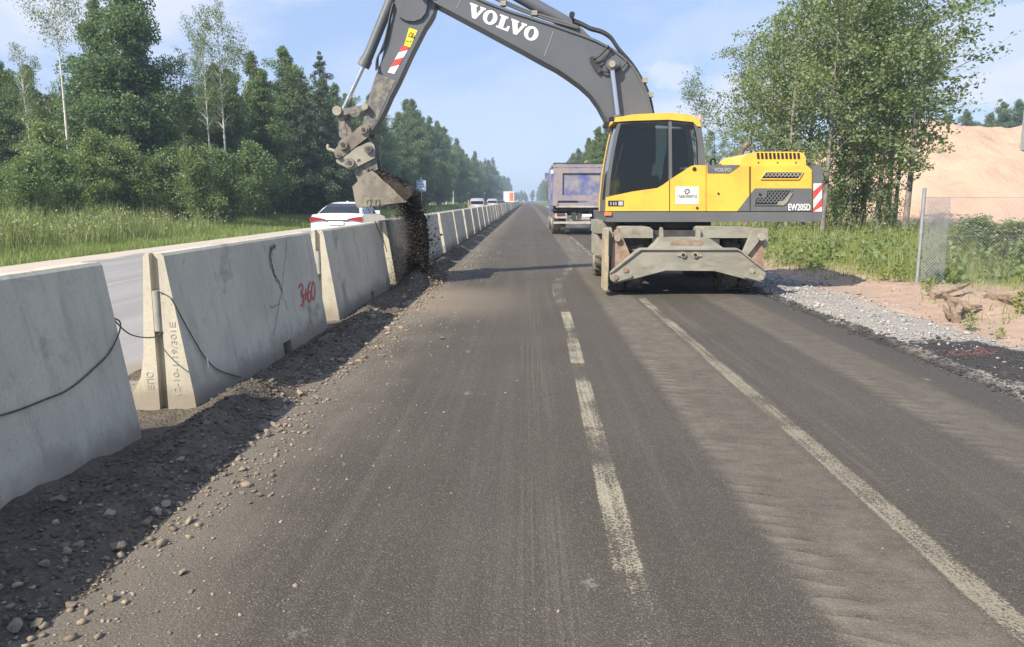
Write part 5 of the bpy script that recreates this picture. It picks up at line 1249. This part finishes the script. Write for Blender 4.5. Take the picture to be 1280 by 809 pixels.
for s in range(1): proto('sparse', 'birch', 120, 12, 2300, .08, BIRCH, LEAF_B)
TREEN = {'alder': 'alder_tree', 'leafy': 'leafy_tree', 'birch': 'birch_tree', 'aspen': 'aspen_tree', 'spruce': 'spruce_tree', 'shrub': 'shrub', 'sparse': 'birch_tree', 'sapling': 'sapling', 'bare_birch': 'birch_tree', 'thin_birch': 'birch_tree'}
def plant(key, x, y, H, label, group, var=None, wide=1.0, z=-.06, tilt=None):
    tm, cm, h = KINDS[key][(var if var is not None else random.randrange(99)) % len(KINDS[key])]
    o = thing(TREEN[key], label, 'shrub' if key == 'shrub' else 'sapling' if key == 'sapling' else 'tree', (x, y, z), group)
    s = H/h; o.scale = (s*wide, s*wide, s); o.rotation_euler = (tilt or (random.uniform(-.02,.02), random.uniform(-.02,.02)))+(random.uniform(0, 6.28),)
    for n_, me in (('trunk', tm), ('crown', cm)):
        c = bpy.data.objects.new(n_, me); COL.objects.link(c); c.parent = o
    return o
GL, GRT = 'trees of the dense wood on the left', 'trees on the right side of the road'
def up_at(u, v, Y): return at(u, v, Y)
# trees one can single out on the left
def single(key, u, Y, vtop, label, var=0, wide=1.0, group=GL):
    p = at(u, 250, Y); plant(key, p.x, Y, at(u, vtop, Y).z+.06, label, group, var, wide)
single('bare_birch', 90, 38.5, -22, 'tall bare white trunked birch with a thin crown, first from the left edge', 0, .8)
single('alder', 172, 44, -52, 'tallest dark leafy tree, rising out of the picture top on the left', 1, 1.05)
single('alder', 140, 46, -4, 'dark leafy tree pressed against the tallest one in the wood', 2, .9)
single('thin_birch', 268, 44, 6, 'white trunked birch, left one of the tall pair', 1, .55)
single('thin_birch', 286, 45, -2, 'pale trunked birch, right one of the tall pair', 2, .70)
single('thin_birch', 46, 46, 56, 'slim grey birch near the left edge standing in front of the wood', 1, .7)
single('thin_birch', 232, 46, 62, 'thin leaning birch between the tallest tree and the pair of birches', 2, .9)
single('spruce', 402, 62, 62, 'dark pointed conifer just left of the excavator arm', 0, .95)
single('spruce', 377, 60, 90, 'second pointed conifer left of the excavator arm', 1, .95)
single('leafy', 330, 52, 88, 'round topped leafy tree right of the birch pair', 0, 1.1)
single('leafy', 300, 50, 96, 'leafy tree whose crown hides the foot of the birch pair', 1, 1.1)
single('alder', 8, 50, 72, 'dark leafy tree filling the left picture edge', 3, 1.0)
# the wood: front row, then deeper rows, thinning into the distance
rr = random.Random(5)
LB = {'alder': 'dark leafy tree in the dense wood left of the road', 'leafy': 'mid green leafy tree in the dense wood left of the road', 'spruce': 'dark pointed spruce in the dense wood left of the road', 'birch': 'slender birch in the dense wood left of the road'}
ROWS = []
def wall(x_of, y0, y1, step, rows, h0, h1, group, lbl, keys):
    y = y0
    while y < y1:
        for k in range(rows):
            key = rr.choices(*keys)[0]
            H = rr.uniform(h0, h1)*(1.08 if key == 'spruce' else 1.0); x = x_of(y)
            x = x+(-1 if x < 0 else 1)*(k*rr.uniform(2.6,3.6)+rr.uniform(-.9,.9))
            yy = y+rr.uniform(-.5,.5)*step; px = 660+FPX*x/yy
            if x < 0 and px < -40: continue
            o = plant(key, x, yy, H, lbl[key], group, None, rr.uniform(.9,1.2))
            ROWS.append((o, key, px, yy))
        y += step*(1+y/420)
KK = (('alder','leafy','spruce','birch'), (5,5,.8,1.4))
for yy0 in (49, 53, 57.5, 62.5):
    x = -19.5-rr.random()
    while x > -46:
        yy = yy0+rr.uniform(-1.5,1.5); px = 660+FPX*x/yy
        if px > -30:
            vt = rr.uniform(80,128)
            if 62 < px < 112 or 212 < px < 252: vt = rr.uniform(112,150)
            key = rr.choices(*KK)[0]; H = 1.6+(250-vt)/FPX*yy
            ROWS.append((plant(key, x, yy, H, LB[key], GL, None, rr.uniform(.9,1.2)), key, px, yy))
        x -= rr.uniform(2.2,3.2)
wall(lambda y: -19.6, 66, 130, 3.6, 2, 11.0, 15.0, GL, LB, KK)
wall(lambda y: -18.6, 130, 330, 6.0, 2, 13.0, 18.5, GL, LB, KK)
wall(lambda y: -17.6, 330, 760, 13, 1, 15, 21, GL, LB, KK)
# bushes along the wood edge
SL = 'leafy shrub at the front edge of the left wood'
y = 21
while y < 120:
    for k in range(2):
        x, yy = -19.3-rr.random()*1.6-k*1.3-max(0,(44-y))*.08, y+rr.uniform(-.6,.6); px = 660+FPX*x/yy
        if px < -40: continue
        o = plant('shrub', x, yy, 1.2+3.6*rr.random()**1.7, SL, 'shrubs along the left wood', None, rr.uniform(.75,1.25)); ROWS.append((o, 'shrub', px, yy))
    y += 1.5+y*.02
single('shrub', 385, 65, 196, 'large pale green bush standing out from the wood beside the white sedan', 2, 1.25, 'shrubs along the left wood')
for u_, Y_, v_, lb in ((35, 30, 205, 'bright leafy bush at the left picture edge behind the tall weeds'), (120, 35.5, 200, 'leafy bush under the bare white birch'), (165, 38.5, 196, 'leafy bush under the tallest dark tree'), (215, 42.5, 190, 'leafy bush right of the tallest dark tree'), (248, 39.5, 200, 'leafy bush before the left birch of the pair'), (285, 41.5, 196, 'leafy bush before the right birch of the pair'), (315, 45, 190, 'leafy bush just right of the birch pair'), (345, 58, 194, 'leafy bush between the birch pair and the pale green bush'), (75, 32.5, 196, 'leafy bush left of the bare white birch')):
    single('shrub', u_, Y_, v_, lb, None, 1.0, 'shrubs along the left wood')
# right hand side: the aspen clump
AS = [(955,33,18,'slender aspen, leftmost of the clump, behind the excavator hood'),(985,31,-10,'aspen rising behind the excavator hood slots'),(1006,34,-45,'aspen with a dark trunk behind the counterweight'),(1030,29,-30,'aspen just right of the excavator counterweight'),
 (1047,32,-60,'tall aspen, second right of the counterweight'),(1062,30,-50,'straight aspen in the middle of the clump'),(1080,33,-70,'tallest aspen in the middle of the clump'),(1098,30,-40,'aspen with a pale trunk right of the middle of the clump'),(1112,34,-55,'aspen behind the rightmost trunk of the clump'),(1134,28.5,-38,'separate aspen at the right of the clump with long low twigs'),
 (1120,35,8,'aspen in the back row at the right end of the clump'),(935,36,48,'low aspen at the left of the clump')]
for i, (u_, Y_, vt, lb) in enumerate(AS): single('aspen', u_, Y_, vt, lb, i, 1.3 if u_ == 1134 else 1.05, GRT)
for u_, Y_, vt, lb in ((1050,36,-25,'aspen in the second row, behind the middle of the clump'),(975,36,25,'aspen in the second row, behind the hood slots')): single('aspen', u_, Y_, vt, lb, None, 1.15, GRT)
for (u_, Y_, vt), lb in zip(((955,34,200),(1012,32,215),(1046,30,222),(1072,33,205),(1104,30,235)), ('leftmost, behind the excavator hood','beside the counterweight','right of the counterweight','in the middle of the clump','at the right end of the clump')): single('sapling', u_, Y_, vt, 'young leafy growth under the aspens, '+lb, None, .9, 'young growth under the aspens')
single('sparse', 867, 46, 88, 'thin sparse birch behind the excavator cab roof', 0, .9, GRT)
for u_, Y_, vt, lb in ((893,48,165,'thin leafy tree behind the exhaust pipe'),(912,44,150,'sparse leafy tree behind the excavator hood'),(880,60,180,'low leafy tree behind the cab')): single('aspen', u_, Y_, vt, lb, None, 1.0, GRT)
for u_, Y_, vt, lb in ((1243,125,128,'round dark tree rising behind the sand hill'),(1222,130,140,'smaller dark tree left of the round one behind the sand hill'),(1265,120,124,'dark tree behind the steel post'),(1200,128,138,'dark tree behind the crest of the sand hill'),(1180,135,142,'dark tree beyond the sand hill and the aspens'),(1290,120,128,'dark tree beyond the right picture edge')):
    single('alder', u_, Y_, vt, lb, None, 1.15, GRT)
# right row along the road in the distance
LBR = {'alder': 'dark leafy tree in the far row right of the road', 'leafy': 'mid green tree in the far row right of the road', 'spruce': 'dark spruce in the far row right of the road', 'birch': 'slender birch in the far row right of the road'}
single('leafy', 742, 96, 158, 'round leafy tree rising behind the dump truck', 1, 1.0, GRT)
single('leafy', 733, 104, 172, 'leafy tree half hidden by the dump truck', 2, 1.0, GRT)
single('alder', 756, 90, 170, 'dark leafy tree between the dump truck and the cab', 2, 1.0, GRT)
wall(lambda y: 11.5, 112, 330, 8, 2, 9.5, 13.5, 'trees in the far row on the right', LBR, KK)
wall(lambda y: 11.5, 330, 760, 15, 1, 13, 18, 'trees in the far row on the right', LBR, KK)
for k in range(16): plant(rr.choice(['alder','leafy']), rr.uniform(-16,26), 775+rr.uniform(-8,20), rr.uniform(8,12), 'hazy tree closing the far end of the road', 'trees at the far end of the road', None, 1.4)

# say which one: by kind and by the landmarks it stands between
KP = {'alder': 'dark leafy tree', 'leafy': 'mid green leafy tree', 'spruce': 'dark pointed spruce', 'birch': 'slender birch', 'shrub': 'leafy shrub'}
ORD = ['nearest', 'second nearest', 'third nearest', 'fourth nearest', 'fifth nearest', 'sixth nearest', 'seventh nearest', 'eighth nearest', 'ninth nearest', 'tenth nearest', 'eleventh nearest', 'twelfth nearest']
def zone(px, yy):
    if px > 660: return ('beyond the dump truck', 'r') if yy < 200 else ('in the far right row near the end of the road', 'far')
    if px < 78: return ('left of the bare birch', 'n')
    if px < 255: return ('between bare birch and birch pair', 'n')
    if px < 440: return ('between birch pair and excavator arm', 'n')
    if px < 527: return ('between excavator arm and road sign', 'n')
    return ('in the wood far beyond the road sign', 'far')
cnt = {}
for o, key, px, yy in sorted(ROWS, key=lambda q: q[3]):
    z_, w_ = zone(px, yy); k_ = (key, z_); cnt[k_] = cnt.get(k_, 0)+1; i = cnt[k_]
    o['label'] = f'{KP[key]} {z_}, {ORD[i-1]} of its kind' if (w_ != 'far' and i <= len(ORD)) else (f'hazy {KP[key]} {z_}' if w_ == 'far' else f'{KP[key]} deep {z_}')
# grass
def blades(name, X, Y, Z, Hh, Wd, m, label, lean=.35):
    n = len(X); az = RNG.random(n)*6.283; ln = np.abs(RNG.normal(0,lean,n))*Hh
    d = np.stack([np.cos(az), np.sin(az), 0*az], -1); s = np.stack([-np.sin(az), np.cos(az), 0*az], -1); tw = RNG.random(n)*6.283
    s = np.stack([np.cos(tw), np.sin(tw), 0*tw], -1)*Wd[:,None]
    b = np.stack([X,Y,Z],-1); mid = b+d*(ln*.3)[:,None]+np.array([0,0,1])*(Hh*.55)[:,None]; tip = b+d*ln[:,None]+np.array([0,0,1])*Hh[:,None]
    v = np.stack([b-s, b+s, mid+s*.7, mid-s*.7, tip+s*.12, tip-s*.12], 1).reshape(-1,3); i = np.arange(n)[:,None]*6
    f = np.concatenate([i+np.array([[0,1,2,3]]), i+np.array([[3,2,4,5]])], 1).reshape(-1,4)
    return tag(link(name, raw(name, v, f), m), label, 'grass', kind='stuff')
def left_verge(n, y0, y1, pw):
    Y = y0+(y1-y0)*RNG.random(n)**pw; X = -12.3-RNG.random(n)**.9*7.5; return X, Y
X, Y = left_verge(105000, 13, 60, 1.5); d = -12.3-X
cl_ = np.clip(fbm(X*.6, Y*.6, 3)+.5, 0, 1)
H_ = (.14+.5*sstep(d, .9, 4)*cl_+.18*cl_)*RNG.uniform(.5,1.25,len(X)); keep = RNG.random(len(X)) < sstep(d+fbm(X*2,Y*2,3)*.6, -.05, .5)
blades('verge_grass', X[keep], Y[keep], 0*X[keep]-.06, H_[keep], (.0035+.0002*Y[keep]), GRASSM, 'green grass on the verge between the far carriageway and the wood')
X, Y = left_verge(45000, 60, 260, 1.4); H_ = RNG.uniform(.2,.65,len(X)); blades('verge_grass', X, Y, 0*X-.06, H_, .012+.0006*Y, GRASSM, 'distant green grass along the verge before the wood')
n = 15000; Y = 17+RNG.random(n)**1.1*22; X = -14.3-RNG.random(n)*5; c_ = np.clip(fbm(X*.9+5, Y*.9, 3)*1.6+.55, 0, 1); keep = RNG.random(n) < c_*sstep(Y, 40, 27); X, Y, c_ = X[keep], Y[keep], c_[keep]
blades('tall_weeds', X, Y, 0*X-.06, (.7+.85*c_)*RNG.uniform(.6,1.15,len(X))*sstep(-12.6-X, .4, 3.2), .010+RNG.random(len(X))*.008, WEEDM, 'tall dry weeds and seeding grass before the left wood', .22)
n = 8000; Y = 17+RNG.random(n)*22; X = -14.3-RNG.random(n)*5; z = (.5+.75*np.clip(fbm(X*.9+5, Y*.9, 3)*1.6+.55,0,1))*RNG.uniform(.5,1.1,n); keep = RNG.random(n) < np.clip(fbm(X*.9+5, Y*.9, 3)*1.6+.5,0,1)*sstep(Y, 40, 27)
V, F = leaves(np.stack([X,Y,z],-1)[keep], np.full(keep.sum(), .055)); tag(link('weed_heads', raw('weed_heads', V, F), WEEDM), 'dry seed heads and leaves among the tall weeds', 'weeds', kind='stuff')
gb = lambda Y: np.interp(Y, [9, 11, 12.8, 14.3, 14.9, 17.5, 30, 60, 200], [10.5, 9.3, 8.2, 7.1, 6.3, 5.6, 5.4, 5.2, 5.2])
n = 120000; Y = 10+RNG.random(n)**1.15*36; X = 5.2+RNG.random(n)*15; d = X-gb(Y)+fbm(X*1.5, Y*1.5, 3)*1.0; keep = (d > 0) & (RNG.random(n) < .25+.75*sstep(d, 0, .8)); X, Y, d = X[keep], Y[keep], d[keep]
c_ = np.clip(fbm(X*1.1+3, Y*1.1, 3)*1.7+.45, 0, 1)
blades('meadow_grass', X, Y, np.where(Y < 45, np.where(X < 14, sh_z(X, Y), -.06), -.06)-.01, (.05+.52*sstep(d,.2,3.5)*c_**1.4+.14*c_+.5*(RNG.random(len(X))<.03)*sstep(d,.3,2))*RNG.uniform(.35,1.3,len(X)), (.0028+.00022*Y)*RNG.uniform(.6,1.5,len(X)), GRASSR, 'bright green meadow grass beyond the sand on the right')
n = 15000; Y = 46+RNG.random(n)*150; X = 5.4+RNG.random(n)*8; blades('meadow_grass', X, Y, 0*X-.05, RNG.uniform(.2,.6,n), .012+.0006*Y, GRASSR, 'distant grass right of the road beyond the dump truck')
n = 600; Y = 8+RNG.random(n)*7; X = 5.9+RNG.random(n)*4; keep = fbm(X*1.3, Y*1.3, 3) > .10; X, Y = X[keep], Y[keep]; blades('meadow_grass', X, Y, sh_z(X, Y)-.01, RNG.uniform(.06,.2,len(X)), np.full(len(X), .010), GRASSR, 'thin grass tufts coming up through the pink sand')
nc = 150; cx = 5.8+RNG.random(nc)*9; cy = 14+RNG.random(nc)*18; ok = cx > gb(cy)+.4; cx, cy = cx[ok], cy[ok]; nl_ = 55
ch = RNG.uniform(.25,.75,len(cx)); q_ = RNG.random((len(cx), nl_)); X = (cx[:,None]+RNG.normal(0,.16,(len(cx),nl_))).ravel(); Y = (cy[:,None]+RNG.normal(0,.16,(len(cx),nl_))).ravel(); Z = (ch[:,None]*q_).ravel()
V, F = leaves(np.stack([X,Y,Z+.02],-1), RNG.uniform(.035,.08,len(X)), .8); tag(link('meadow_weeds', raw('meadow_weeds', V, F), LEAF_U), 'broad leaved weeds standing in the meadow grass on the right', 'weeds', kind='stuff')
# small weeds and the bush by the fence
def weed(u_, v_, H, label):
    g_ = gnd(u_, v_, .05); tm, cm, h = KINDS['weed'][random.randrange(2)]; o = thing('weed', label, 'weed', (g_.x, g_.y, float(sh_z(np.array([g_.x]), np.array([g_.y]))[0])-.02), 'weeds on the sand')
    o.scale = (H/h*1.6, H/h*1.6, H/h); o.rotation_euler = (0,0,random.uniform(0,6)); c = bpy.data.objects.new('foliage', cm); COL.objects.link(c); c.parent = o
weed(1212, 404, .22, 'low green weed in front of the forked stump root'); weed(1274, 390, .30, 'upright pale weed at the right picture edge'); weed(1160, 368, .24, 'leafy weed at the foot of the fence post'); weed(1120, 352, .34, 'leafy weed in the grass left of the fence post'); weed(1252, 416, .14, 'tiny weed alone on the sand'); weed(1103, 349, .26, 'small leafy weed second left of the fence post')
for u_, Y_, vt, lb in ((1232,18.5,275,'spreading green bush behind the chain link fence'),(1268,18,280,'green bush behind the fence at the right picture edge'),(1205,20,288,'low bush behind the middle of the fence'),(1296,18,285,'bush behind the fence beyond the picture edge')):
    p = at(u_, 250, Y_); plant('sapling', p.x, Y_, at(u_, vt, Y_).z, lb, 'bushes behind the fence', None, 2.2, z=.0)

# ------------------------------------------------------------------ air
hm, ht, hb = mat('air'); ht.n.remove(hb)
pv = ht.new('ShaderNodeVolumePrincipled'); pv.inputs['Color'].default_value = (.62,.78,1.0,1); pv.inputs['Density'].default_value = .0008; pv.inputs['Anisotropy'].default_value = 0.0
ht.l.new(pv.outputs[0], ht.n['Material Output'].inputs['Volume'])
bm = bmesh.new(); bm_box(bm, -640, 640, -60, 1330, -1.3, 26)
hz_o = link('haze', fin(bm, 'haze', 0), hm); tag(hz_o, 'thin blue summer haze over the road', kind='stuff')
